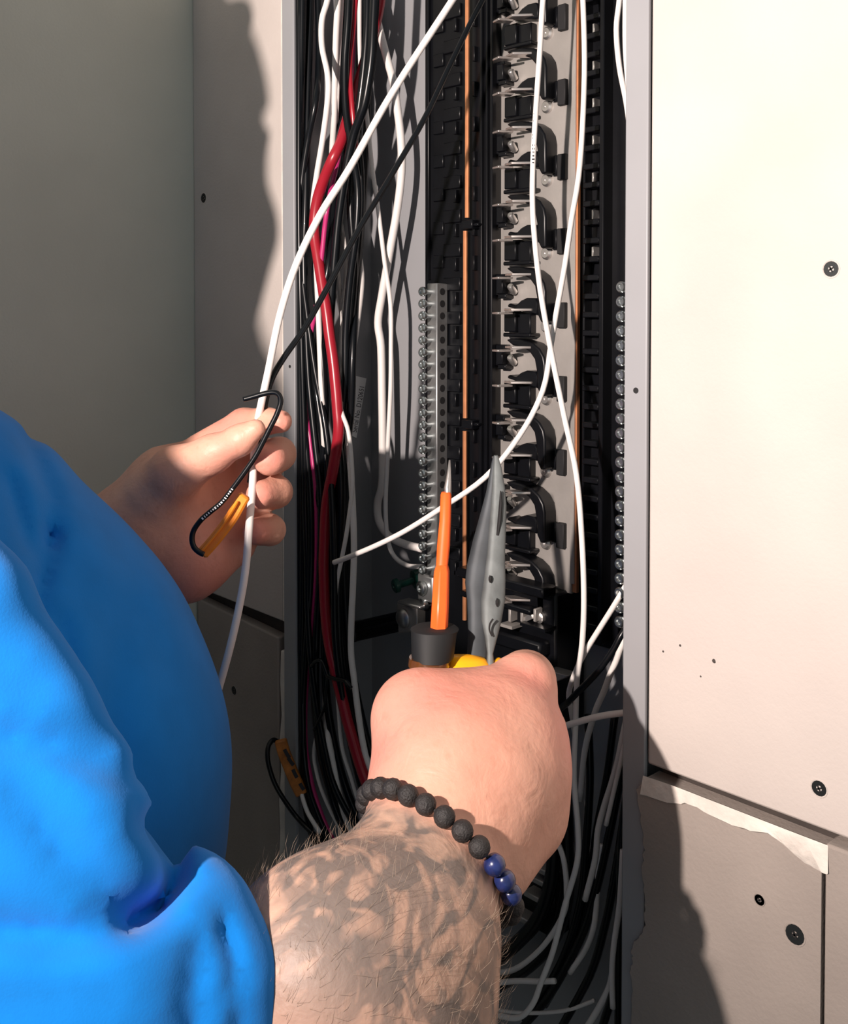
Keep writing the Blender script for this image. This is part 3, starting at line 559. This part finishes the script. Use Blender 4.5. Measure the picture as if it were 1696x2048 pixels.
G().loft([(992, 1002, 1318, .612, .006), (982, 1004, 1330, .611, .011), (978, 1010, 1352, .614, .014), (980, 1020, 1400, .61, .016), (985, 1020, 1500, .60, .015), (985, 1012, 1590, .59, .013)], 16, 2.4).make('far_grip', M['yellow'], pli, ang=60)
# ------------------------------------------------------------------ the person: one smooth skin grown around round cones
def ball(x, y, z, rpx): return (C(x, y, z), rpx * z / F)
def cone(a, b, k=.006): return (np.array(a[0], float), np.array(b[0], float), float(a[1]), float(b[1]), k)
def chain(nodes, k=.006): return [cone(nodes[i], nodes[i + 1], k) for i in range(len(nodes) - 1)]
def prim_d(P, q):
    a, b, ra, rb, k = q; ba = b - a; L2 = ba @ ba
    if L2 < 1e-12: return np.linalg.norm(P - a, axis=-1) - ra
    t = np.clip(((P - a) @ ba) / L2, 0, 1)
    return np.linalg.norm(P - a - t[..., None] * ba, axis=-1) - (ra + (rb - ra) * t)
def sdf(P, prims):
    d = prim_d(P, prims[0])
    for q in prims[1:]:
        e = prim_d(P, q); k = q[4]; h = np.maximum(k - np.abs(d - e), 0) / k
        d = np.minimum(d, e) - h * h * k * .25
    return d
def surface(prims, vox, post=None, N=14, margin=.02, slack=.022):
    lo = np.min([np.minimum(q[0] - q[2], q[1] - q[3]) for q in prims], 0) - margin
    hi = np.max([np.maximum(q[0] + q[2], q[1] + q[3]) for q in prims], 0) + margin
    dims = np.ceil((hi - lo) / vox / N).astype(int)
    bs = N * vox; rad = bs * .87 + slack
    big = int(1e6)
    ids, pos, quads = [], [], []
    gi = np.arange(-1, N + 1)
    off = np.stack(np.meshgrid(gi, gi, gi, indexing='ij'), -1)
    cen = np.stack(np.meshgrid(*[np.arange(d) for d in dims], indexing='ij'), -1).reshape(-1, 3)
    cc = lo + (cen + .5) * bs
    D = np.stack([prim_d(cc, q) for q in prims], 1)
    mn = D.min(1)
    for j in np.nonzero(np.abs(mn) < rad)[0]:
        sel = [prims[i] for i in range(len(prims)) if D[j, i] < max(mn[j], 0) + bs * 1.74 + .055]
        base = cen[j] * N
        I = off + base
        P = lo + I * vox
        d = sdf(P, sel)
        if post: d = post(P, d)
        if d.min() > 0 or d.max() < 0: continue
        s = d < 0; n = N + 2
        c8 = [(a, b, c) for a in (0, 1) for b in (0, 1) for c in (0, 1)]
        def sl(A, o): return A[o[0]:n - 1 + o[0], o[1]:n - 1 + o[1], o[2]:n - 1 + o[2]]
        cnt = sum(sl(s, o).astype(int) for o in c8)
        act = (cnt > 0) & (cnt < 8)
        if not act.any(): continue
        acc = np.zeros(act.shape + (3,)); w = np.zeros(act.shape)
        for o in c8:
            for ax in range(3):
                if o[ax]: continue
                o2 = list(o); o2[ax] = 1
                d0, d1 = sl(d, o), sl(d, o2); x = (d0 < 0) != (d1 < 0)
                t = np.where(x, d0 / np.where(x, d0 - d1, 1), 0)
                for b in range(3): acc[..., b] += np.where(x, o[b] + (t if b == ax else 0), 0)
                w += x
        ijk = np.argwhere(act)
        v = acc[act] / w[act][:, None]
        g = ijk - 1 + base
        ids.append(((g[:, 0] + 1) * big + g[:, 1] + 1) * big + g[:, 2] + 1)
        pos.append(lo + (g + v) * vox)
        for ax in range(3):                      # edges that start inside this block
            o2 = [0, 0, 0]; o2[ax] = 1
            core = s[1:N + 1, 1:N + 1, 1:N + 1]
            nxt = s[1 + o2[0]:N + 1 + o2[0], 1 + o2[1]:N + 1 + o2[1], 1 + o2[2]:N + 1 + o2[2]]
            e = np.argwhere(core != nxt)
            if not len(e): continue
            flip = core[tuple(e.T)]
            e = e + base
            u, w2 = (ax + 1) % 3, (ax + 2) % 3
            def cid(du, dv):
                q = e.copy(); q[:, u] -= du; q[:, w2] -= dv
                return ((q[:, 0] + 1) * big + q[:, 1] + 1) * big + q[:, 2] + 1
            Q = np.stack([cid(0, 0), cid(1, 0), cid(1, 1), cid(0, 1)], 1)
            Q[~flip] = Q[~flip][:, ::-1]
            quads.append(Q)
    ids = np.concatenate(ids); pos = np.concatenate(pos); quads = np.concatenate(quads)
    un, first = np.unique(ids, return_index=True)
    V = pos[first]; idx = np.searchsorted(un, quads)
    ok = (un[np.minimum(idx, len(un) - 1)] == quads).all(1)
    return V, idx[ok]
def skin_obj(name, V, Q, m, parent=None, origin=None, it=2, **kw):
    me = bpy.data.meshes.new(name); c = np.array(origin)
    me.vertices.add(len(V)); me.vertices.foreach_set('co', (V - c).astype(np.float32).ravel())
    me.loops.add(Q.size); me.loops.foreach_set('vertex_index', Q.astype(np.int32).ravel())
    me.polygons.add(len(Q)); me.polygons.foreach_set('loop_start', np.arange(0, Q.size, 4, dtype=np.int32))
    me.update(calc_edges=True); me.validate()
    me.polygons.foreach_set('use_smooth', [True] * len(me.polygons)); me.materials.append(m)
    o = bpy.data.objects.new(name, me); COL.objects.link(o); o.location = c - wl(parent); WLOC[o.name] = c
    if parent is not None: o.parent = parent
    if it:
        s = o.modifiers.new('smooth', 'SMOOTH'); s.factor = .5; s.iterations = it
    return props(o, **kw)
def trace(prims, x, y, z0=.2, z1=1.0, off=0.0):
    z = z0
    for _ in range(200):
        p = C(x, y, z); d = float(sdf(p[None], prims)[0]) - off
        if d < .0002: return p
        z += max(d * .8, .0002)
        if z > z1: return None
    return None

# right arm and fist
elbow = (C(520, 2480, .415), .056); wrist = ball(868, 1690, .50, 128)
RS = (np.array([-.487, .073, 1.372]), .056)
A = chain([RS, (elbow[0] + (RS[0] - elbow[0]) * .45, .046), elbow], .02)
fore = [elbow, ball(722, 2160, .430, 246), ball(785, 1890, .458, 198), (wrist[0], .0310)]
R_ = chain(fore, .02)
FA = chain(fore, .02)
R_ += [cone(ball(655, 1955, .428, 232), elbow, .02)]
R_ += [cone(ball(868, 1690, .50, 122), ball(930, 1560, .53, 150), .02), cone(ball(950, 1700, .51, 95), ball(1010, 1560, .545, 112), .02)]
R_ += [cone(ball(930, 1560, .53, 148), ball(978, 1500, .555, 150), .02), cone(ball(868, 1530, .53, 120), ball(835, 1434, .548, 80), .02)]
R_ += [cone(ball(835, 1432, .548, 78), ball(930, 1440, .562, 76), .014), cone(ball(930, 1442, .562, 76), ball(1000, 1432, .57, 72), .014)]
R_ += [cone(ball(985, 1500, .555, 140), ball(1046, 1376, .578, 64), .012), cone(ball(1000, 1510, .555, 128), ball(1062, 1480, .57, 66), .012)]
R_ += [cone(ball(1000, 1560, .55, 115), ball(1062, 1560, .56, 66), .012), cone(ball(985, 1640, .53, 95), ball(1052, 1640, .545, 64), .014), cone(ball(985, 1720, .512, 72), ball(1052, 1640, .545, 62), .014)]
kn = .004
R_ += chain([ball(1046, 1374, .578, 66), ball(1052, 1362, .612, 58), ball(985, 1380, .642, 48), ball(915, 1405, .632, 42)], kn)      # index finger
R_ += chain([ball(1066, 1470, .575, 62), ball(1075, 1462, .618, 56), ball(1000, 1480, .648, 48), ball(920, 1490, .634, 42)], kn)     # middle
R_ += chain([ball(1066, 1560, .565, 60), ball(1072, 1560, .606, 52), ball(1000, 1575, .634, 46), ball(925, 1580, .62, 40)], kn)      # ring
R_ += chain([ball(1050, 1640, .55, 56), ball(1050, 1650, .586, 46), ball(985, 1662, .608, 40), ball(925, 1660, .60, 36)], kn)        # little
R_ += chain([ball(835, 1432, .548, 76), ball(838, 1410, .585, 58), ball(880, 1385, .618, 48), ball(950, 1365, .636, 40)], kn)        # thumb
# left arm and hand
LS = (np.array([-.745, .06, 1.375]), .052)
lw = ball(292, 1082, .715, 112)
L_ = chain([LS, (np.array([-.80, .20, 1.21]), .046), ball(60, 1330, .70, 150), (lw[0] + np.array([-.02, -.008, -.02]), .040), lw], .02)
L_ += [cone(lw, ball(330, 985, .70, 66), .02), cone(lw, ball(378, 1116, .70, 78), .02), cone(ball(330, 990, .705, 72), ball(400, 1030, .725, 78), .018), cone(ball(378, 1116, .70, 72), ball(468, 1088, .712, 44), .014)]
L_ += [cone(ball(350, 960, .72, 74), ball(420, 915, .722, 46), .016), cone(ball(400, 1030, .728, 76), ball(455, 980, .74, 52), .016), cone(ball(400, 1060, .728, 70), ball(452, 1050, .738, 48), .016)]
L_ += chain([ball(322, 985, .692, 62), ball(352, 946, .682, 52), ball(425, 908, .672, 37), ball(480, 880, .665, 29), ball(511, 858, .662, 21)], .006)   # thumb
L_ += chain([ball(408, 905, .722, 42), ball(488, 850, .715, 33), ball(530, 842, .70, 27), ball(561, 843, .69, 24)], .004)                          # index
L_ += chain([ball(455, 960, .742, 42), ball(540, 915, .738, 37), ball(558, 908, .71, 33), ball(540, 918, .692, 34)], .004)                           # middle
L_ += chain([ball(455, 1005, .742, 40), ball(538, 985, .735, 33), ball(553, 984, .708, 31), ball(520, 990, .690, 29)], .004)                         # ring
L_ += chain([ball(450, 1052, .738, 38), ball(528, 1058, .73, 31), ball(540, 1060, .705, 30), ball(512, 1062, .688, 28)], .004)                       # little
# torso and head (out of the frame, but they throw the shadow on the far wall)
def Bx(x, y, z, r): return (np.array([x, y, z], float), r)
TOR = chain([Bx(-.58, .03, 1.36, .105), Bx(-.575, .10, 1.22, .135), Bx(-.575, .10, 1.04, .145), Bx(-.575, .06, .92, .13)], .05)
TOR += chain([Bx(-.66, .02, 1.36, .08), Bx(-.66, .08, 1.05, .12)], .05)
TOR += chain([Bx(-.745, .06, 1.375, .055), Bx(-.60, .02, 1.40, .065), Bx(-.475, .06, 1.37, .055)], .05)
TOR += chain([Bx(-.585, .03, 1.49, .050), Bx(-.542, .04, 1.470, .052), Bx(-.515, .05, 1.39, .052)], .04)  # raised shoulder, shaped to fill out the cast shadow
HC = np.array([-.620, .095, 1.572])
HEAD = chain([Bx(-.595, .03, 1.40, .058), Bx(-.60, .06, 1.52, .060)], .03)
HEAD += [cone(Bx(-.549, .05, 1.530, .047), Bx(-.543, .05, 1.48, .05), .03)]  # unseen neck bulge added to widen the shadow on the wall
HEAD += [cone((HC + (0, -.03, .03), .088), (HC + (.0, .015, .03), .085), .03), cone((HC + (0, .05, -.05), .050), (HC + (0, .02, .0), .070), .03), cone((HC + (0, .075, -.085), .022), (HC + (0, .04, -.06), .045), .02)]
HEAD += [cone((HC + (0, .098, .012), .009), (HC + (0, .116, -.022), .013), .012), cone((HC + (-.014, .104, -.026), .009), (HC + (.014, .104, -.026), .009), .008)]
HEAD += [cone((HC + (-.045, .086, .035), .012), (HC + (.045, .086, .035), .012), .014)]
HEAD += [cone((HC + (-.022, .094, -.052), .007), (HC + (.022, .094, -.052), .007), .005), cone((HC + (-.02, .093, -.062), .007), (HC + (.02, .093, -.062), .007), .004)]
for s in (-1, 1):
    HEAD += [cone((HC + (s * .086, -.012, .022), .014), (HC + (s * .082, .0, -.022), .010), .006), cone((HC + (s * .05, .07, -.015), .024), (HC + (s * .03, .06, -.05), .03), .02)]
BODY = TOR + HEAD + A + R_ + L_
bv, bq = surface(BODY, .0024)
O = (-.575, .10, 0.92)
skin = bpy.data.materials.new('skin'); skin.use_nodes = True
person = skin_obj('person', bv, bq, skin, None, O, it=3, label='man in a blue T-shirt with a tattooed right forearm working in the panel', cat='person')
# skin colour: pink knuckles, warm back of hand, inked forearm
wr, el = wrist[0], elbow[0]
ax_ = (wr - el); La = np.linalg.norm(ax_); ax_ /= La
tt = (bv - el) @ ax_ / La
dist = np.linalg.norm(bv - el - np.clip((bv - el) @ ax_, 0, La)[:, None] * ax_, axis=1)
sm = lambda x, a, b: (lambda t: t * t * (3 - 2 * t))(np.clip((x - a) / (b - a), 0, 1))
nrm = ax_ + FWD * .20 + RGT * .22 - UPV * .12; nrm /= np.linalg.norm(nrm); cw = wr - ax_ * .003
ink = (.30 + .70 * sm(tt, .30, .66)) * (1 - sm((bv - cw) @ nrm, -.010, .0)) * sm(tt, -.15, -.02) * (dist < .11) * (((bv - EYE) @ FWD) < .60)  # ink thinned toward the elbow, painting in the overexposed glare there
red = np.zeros(len(bv))
for x, y, z, r in ((1046, 1370, .56, 70), (850, 1430, .53, 120), (1090, 1480, .55, 90), (960, 1420, .55, 90), (800, 1500, .52, 90), (561, 843, .68, 30), (545, 915, .68, 40), (520, 990, .68, 36), (515, 1062, .68, 36), (440, 850, .70, 60), (400, 1150, .69, 80), (480, 900, .68, 60)):
    c, rr = ball(x, y, z, r); red = np.maximum(red, np.exp(-(np.linalg.norm(bv - c, axis=1) / (rr * 1.1)) ** 2))
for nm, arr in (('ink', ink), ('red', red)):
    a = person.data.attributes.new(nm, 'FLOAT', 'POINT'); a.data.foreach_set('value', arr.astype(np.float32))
nt = skin.node_tree; bs_ = nt.nodes['Principled BSDF']
bs_.inputs['Roughness'].default_value = .48; bs_.inputs['Specular IOR Level'].default_value = .35
bs_.inputs['Subsurface Weight'].default_value = .12; bs_.inputs['Subsurface Radius'].default_value = (.8, .3, .15); bs_.inputs['Subsurface Scale'].default_value = .006
def N_(t, **kw):
    n = nt.nodes.new(t)
    for k, v in kw.items(): n.inputs[k].default_value = v
    return n
def mixc(fac, a, b):
    n = nt.nodes.new('ShaderNodeMix'); n.data_type = 'RGBA'
    for s, v in ((0, fac), (6, a), (7, b)):
        if hasattr(v, 'links'): nt.links.new(v, n.inputs[s])
        elif isinstance(v, tuple): n.inputs[s].default_value = (*v, 1)
        else: n.inputs[s].default_value = v
    return n.outputs[2]
def math_(op, a, b=None):
    n = nt.nodes.new('ShaderNodeMath'); n.operation = op
    for s, v in ((0, a), (1, b)):
        if v is None: continue
        if hasattr(v, 'links'): nt.links.new(v, n.inputs[s])
        else: n.inputs[s].default_value = v
    return n.outputs[0]
def ramp(src, p0, p1, a=0., b=1.):
    n = nt.nodes.new('ShaderNodeMapRange'); n.clamp = True
    n.inputs[1].default_value = p0; n.inputs[2].default_value = p1; n.inputs[3].default_value = a; n.inputs[4].default_value = b
    nt.links.new(src, n.inputs[0]); return n.outputs[0]
tco = nt.nodes.new('ShaderNodeTexCoord').outputs['Object']
def noise(scale, detail=4, dist=0.0):
    n = N_('ShaderNodeTexNoise', Scale=scale, Detail=detail, Distortion=dist); nt.links.new(tco, n.inputs['Vector']); return n.outputs['Fac']
def attr(nm):
    n = nt.nodes.new('ShaderNodeAttribute'); n.attribute_name = nm; return n.outputs['Fac']
base = mixc(ramp(noise(26), .35, .65), (.62, .31, .22), (.70, .385, .28))
base = mixc(math_('MULTIPLY', attr('red'), .75), base, (.68, .235, .19))
base = mixc(ramp(noise(150, 3), .58, .72, 0, .25), base, (.46, .20, .13))
swirl = noise(20, 2.0, 1.7)
band = math_('ABSOLUTE', math_('SUBTRACT', ramp(swirl, .25, .75), .5))
lines = ramp(band, .05, .15, 1., 0.)
blot = ramp(noise(42, 3, 1.0), .48, .58)
shade = ramp(noise(13, 3, .8), .40, .60)
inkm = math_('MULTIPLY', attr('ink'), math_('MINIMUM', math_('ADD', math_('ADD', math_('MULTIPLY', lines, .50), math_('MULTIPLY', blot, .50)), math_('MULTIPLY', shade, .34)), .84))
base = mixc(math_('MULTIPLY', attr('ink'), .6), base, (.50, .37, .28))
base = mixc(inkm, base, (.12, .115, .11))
nt.links.new(base, bs_.inputs['Base Color'])
bp = N_('ShaderNodeBump', Strength=.22, Distance=.0012); nt.links.new(noise(330, 6), bp.inputs['Height'])
bp2 = N_('ShaderNodeBump', Strength=.25, Distance=.004); nt.links.new(noise(60, 4, .8), bp2.inputs['Height']); nt.links.new(bp.outputs[0], bp2.inputs['Normal'])
nt.links.new(bp2.outputs[0], bs_.inputs['Normal'])
# face details, hair
for s in (-1, 1):
    e = HC + (s * .033, .080, .012)
    G().lathe(e + np.array([0, -.012, 0]), (0, 1, 0), [(.0, .002), (.004, .0095), (.012, .0125), (.020, .0095), (.0238, .004), (.024, .001)], 16).make('eye', M['eye'], person)
    G().lathe(e + np.array([0, .0105, 0]), (0, 1, 0), [(0, .0058), (.0022, .0045), (.0026, .001)], 14).make('iris', M['hole'], person)
    br = [HC + np.array([s * q, .101 - abs(q - .03) * .25, .036 + .006 * (1 - abs(q - .03) / .03)]) for q in (.012, .022, .032, .042, .052)]
    G().tube(spline(br, 4), .0035, 8).make('eyebrow', M['hair'], person)
HP = [cone((HC + (0, -.036, .042), .090), (HC + (0, .005, .046), .087), .02), cone((HC + (0, -.055, -.02), .066), (HC + (0, -.04, .02), .08), .02)]
hv, hq = surface(HP, .005, post=lambda P, d: np.maximum(d, np.maximum((P[..., 1] - HC[1] - .055) * .8 + np.minimum(P[..., 2] - HC[2] - .07, 0) * -.6, -(P[..., 2] - HC[2] + .06)) ) + .0012 * np.sin(P[..., 0] * 700 + np.sin(P[..., 1] * 90) * 3))
skin_obj('hair', hv, hq, M['hair'], person, HC, it=1)

SHADOW_CAP = [cone((HC + (0, -.030, .040), .0945), (HC + (0, .008, .044), .0925), .02)]  # unseen cap, added so its brim shapes the shadow of the head
SHADOW_CAP += [cone((HC + (-.022, .062, .092), .012), (HC + (-.016, .100, .106), .011), .012), cone((HC + (.016, .062, .094), .012), (HC + (.022, .100, .108), .012), .012), cone((HC + (-.02, .095, .106), .011), (HC + (.02, .095, .108), .011), .012)]
cv, cq = surface(SHADOW_CAP, .006, post=lambda P, d: np.maximum(d, HC[2] + .048 - P[..., 2]))
skin_obj('cap', cv, cq, M['navy'], person, HC, it=1)
# shirt
def blue(name, col, bstr=.07):
    m = mat(name, col, .95, var=.06, scale=30, bump=bstr, bscale=900, spec=.08); m.node_tree.nodes['Principled BSDF'].inputs['Sheen Weight'].default_value = .15
    return m
M['shirt'] = blue('blue_jersey_cloth', (.006, .185, .60))
SH = chain([ball(-340, 1215, .562, 480), ball(-235, 1400, .574, 535), ball(-118, 1600, .58, 530), ball(-125, 1760, .58, 520)], .05)
SH += chain([Bx(-.64, .02, 1.36, .10), Bx(-.66, .07, 1.05, .145), Bx(-.64, .05, .90, .14)], .05)
SH += chain([Bx(-.575, .05, .90, .150), Bx(-.58, .08, 1.04, .158)], .04)
SH += chain([Bx(-.745, .06, 1.375, .062), Bx(-.60, .015, 1.395, .070), Bx(-.475, .06, 1.370, .064)], .03)
SH += chain([Bx(-.56, .03, 1.465, .062), Bx(-.540, .04, 1.472, .062), Bx(-.50, .05, 1.385, .060)], .03)  # cloth over the raised shoulder, placed to set the shadow's edge
SH += chain([Bx(-.745, .06, 1.375, .066), Bx(-.795, .18, 1.23, .062)], .03)
axs = lambda t: RS[0] + (elbow[0] - RS[0]) * t
SH += [cone((q[0], q[2] + .012), (q[1], q[3] + .012), .04) for q in TOR[:-2]]
SH += [cone((np.array([-.595, .03, 1.40]), .066), (np.array([-.598, .04, 1.45]), .066), .03)]
SLV = chain([(axs(0), .064), (axs(.35), .052), (axs(.60), .0530), (axs(.71), .0580)], .02)
EDGE = [(-150, 1075), (-60, 1210), (20, 1350), (78, 1450), (98, 1530), (158, 1590), (190, 1690), (205, 1755), (150, 1850)]
SLV += chain([ball(x, y, .392, 108) for x, y in EDGE], .012)
SLV += chain([ball(x - 150, y + 40, .386, 120) for x, y in EDGE], .02)
SLV += chain([ball(x - 310, y + 90, .382, 140) for x, y in EDGE], .02)
SLV += [cone(ball(172, 1600, .387, 85), ball(60, 1570, .384, 90), .012), cone(ball(205, 1720, .387, 104), ball(90, 1790, .384, 110), .012)]
SLV += chain([ball(336, 1738, .414, 50), ball(352, 1770, .412, 78), ball(398, 1856, .403, 102), ball(446, 1960, .395, 106), ball(466, 2080, .390, 98)], .012)
SLV += chain([ball(300, 1850, .392, 90), ball(330, 1960, .386, 110), ball(340, 2080, .382, 120)], .016)
SLV += chain([ball(60, 1960, .370, 130), ball(180, 1960, .374, 130), ball(200, 2080, .372, 130)], .02)
NEAR = [([(296, 1650), (345, 1692), (356, 1750), (325, 1815), (262, 1850)], 23, .013), ([(-60, 1465), (120, 1490), (250, 1555)], 36, .0055), ([(-60, 1855), (150, 1880), (290, 1815)], 36, .007),
        ([(446, 1850), (468, 1930), (484, 2060)], 15, .005), ([(398, 1900), (384, 2000), (388, 2070)], 26, .005), ([(40, 1600), (140, 1700), (230, 1790)], 34, .0035), ([(0, 2010), (200, 2000)], 45, .004), ([(-60, 1300), (60, 1370)], 40, .003)]
FAR = [([(102, 1075), (84, 1160), (62, 1250)], 19, .0075), ([(55, 880), (105, 990), (102, 1075)], 20, .005), ([(118, 1250), (150, 1370)], 20, .005), ([(250, 1230), (215, 1380), (220, 1500)], 46, .004),
       ([(170, 930), (260, 1130), (330, 1330)], 40, .0022), ([(20, 960), (60, 1100)], 14, .005)]
def segd(px, py, path):
    r = np.full(px.shape, 1e9)
    for (x0, y0), (x1, y1) in zip(path[:-1], path[1:]):
        t = np.clip(((px - x0) * (x1 - x0) + (py - y0) * (y1 - y0)) / ((x1 - x0) ** 2 + (y1 - y0) ** 2), 0, 1)
        r = np.minimum(r, np.hypot(px - x0 - t * (x1 - x0), py - y0 - t * (y1 - y0)))
    return r
def fold(P, d):
    x = (P - EYE) @ RGT; y = -(P - EYE) @ UPV; z = np.maximum((P - EYE) @ FWD, .05)
    px = x / z * F + CX; py = y / z * F + CY
    far = np.clip((z - .425) / .02, 0, 1)
    o = np.zeros_like(d)
    for path, w, a in NEAR: o += (1 - far) * a * np.exp(-(segd(px, py, path) / w) ** 2)
    for path, w, a in FAR: o += far * a * np.exp(-(segd(px, py, path) / w) ** 2)
    o += .0006 * np.sin(px * .016 + py * .009 + 1.3 * np.sin(py * .011)) + .0003 * np.sin(px * .031 - py * .024)
    return np.minimum(d + o, prim_d(P, cone((axs(0), .058), (axs(.66), .0530))))
sv, sq = surface(SH + SLV, .0042, post=fold)
skin_obj('shirt', sv, sq, M['shirt'], person, O, it=7, label='bright blue short sleeved T-shirt')
# trousers and boots, below the frame
TR = chain([Bx(-.66, .05, .90, .135), Bx(-.50, .06, .90, .135)], .05)
for s in (-.66, -.48): TR += chain([Bx(s, .06, .86, .110), Bx(s, .08, .50, .075), Bx(s, .05, .10, .055)], .04)
TR += [cone(ball(395, 1830, .60, 110), ball(330, 2100, .60, 150), .03)]
tv, tq = surface(TR, .011)
skin_obj('trousers', tv, tq, M['navy'], person, O, it=2, label='dark navy trousers')
for s in (-.66, -.48):
    q = chain([Bx(s, .03, .055, .052), Bx(s, .17, .045, .042)], .02) + [cone(Bx(s, .04, .06, .05), Bx(s, .05, .16, .058), .03)]
    v_, q_ = surface(q, .008, post=lambda P, d: np.maximum(d, .002 - P[..., 2]))
    skin_obj('boot', v_, q_, M['boot'], person, (s, .1, .0), it=1)

# beads around the right wrist
ARM = [q for q in R_]
p2 = cw - FWD * .03
u1 = (p2 - cw) - nrm * ((p2 - cw) @ nrm); u1 /= np.linalg.norm(u1); u2 = np.cross(nrm, u1)
rb = .0050
def rim(a):
    dr = u1 * math.cos(a) + u2 * math.sin(a); t = .050
    def march(pr, t):
        for _ in range(60):
            if t < .012: break
            d = float(sdf((cw + dr * t)[None], pr)[0]) - rb * .92
            if d < .0001: break
            t -= d * .8
        return t
    t = min(march(ARM, .050), march(FA, .09) + .0045)
    return cw + dr * t
ring = [rim(a) for a in np.linspace(0, 2 * math.pi, 400, endpoint=False)]
cum = np.concatenate([[0], np.cumsum([np.linalg.norm(ring[(i + 1) % 400] - ring[i]) for i in range(400)])])
nb = min(40, int(cum[-1] / (rb * 2.02)))
br_ = empty('bead_bracelet', cw, 'black and blue bead bracelet around the right wrist', 'bracelet')
sph = [(rb * (1 - math.cos(t)), rb * math.sin(t) + 1e-4) for t in np.linspace(.08, math.pi - .08, 9)]
b0 = G().lathe((cw[0], cw[1], cw[2] - rb), (0, 0, 1), sph, 14).make('bead', M['bead'], br_, ang=180)
b1 = G().lathe((cw[0], cw[1], cw[2] - rb), (0, 0, 1), sph, 14).make('bead', M['beadb'], br_, ang=180)
fb = fk = True
def px_of(p): v = p - EYE; z = v @ FWD; return CX + F * (v @ RGT) / z, CY - F * (v @ UPV) / z
cpos = []
for i in range(nb):
    s = cum[-1] * i / nb; j = min(int(np.searchsorted(cum, s)), 399); cpos.append(ring[j])
vis = [px_of(p) for p in cpos]
for i, p in enumerate(cpos):
    bl = vis[i][0] > 960 and 1680 < vis[i][1] < 1800
    o = b1 if bl else b0
    if bl and fb: fb = False; o.location = p - cw; o['label'] = 'polished blue bead'
    elif (not bl) and fk: fk = False; o.location = p - cw
    else:
        c = o.copy(); COL.objects.link(c); c.parent = br_; c.location = p - cw; c.rotation_euler = (i, i * 2, 0)
G().tube(np.array(cpos + [cpos[0]]), .0008, 6, cap=False).make('cord', M['bead'], br_, ang=180)
# short arm hair
rng = np.random.default_rng(5)
cand = np.nonzero((ink > .3) & (tt > -.02) & (tt < .9))[0]
pick = rng.choice(cand, min(1700, len(cand)), replace=False)
HV, HF = [], []
eps = .001
gp = bv[pick]
nn = np.stack([sdf(gp + e, ARM) - sdf(gp - e, ARM) for e in np.eye(3) * eps], 1); nn /= np.linalg.norm(nn, axis=1)[:, None] + 1e-9
for p, n_ in zip(gp, nn):
    d0 = ax_ * .55 + n_ * .55 + rng.normal(0, .35, 3); d0 /= np.linalg.norm(d0); L0 = rng.uniform(.005, .013)
    side = np.cross(d0, n_); side /= np.linalg.norm(side) + 1e-9
    side *= .00006; p = p - n_ * .0006
    m1 = p + d0 * L0 * .55; e1 = p + d0 * L0 * .85 + ax_ * L0 * .25 - n_ * L0 * .1
    k = len(HV); HV += [p - side, p + side, p + n_ * .00012, m1 - side * .8, m1 + side * .8, m1 + n_ * .0001, e1]
    HF += [(k, k + 1, k + 4, k + 3), (k + 1, k + 2, k + 5, k + 4), (k + 2, k, k + 3, k + 5), (k + 3, k + 4, k + 6), (k + 4, k + 5, k + 6), (k + 5, k + 3, k + 6)]
mk('arm_hair', HV, HF, M['armhair'], person, ang=180, kind='stuff')
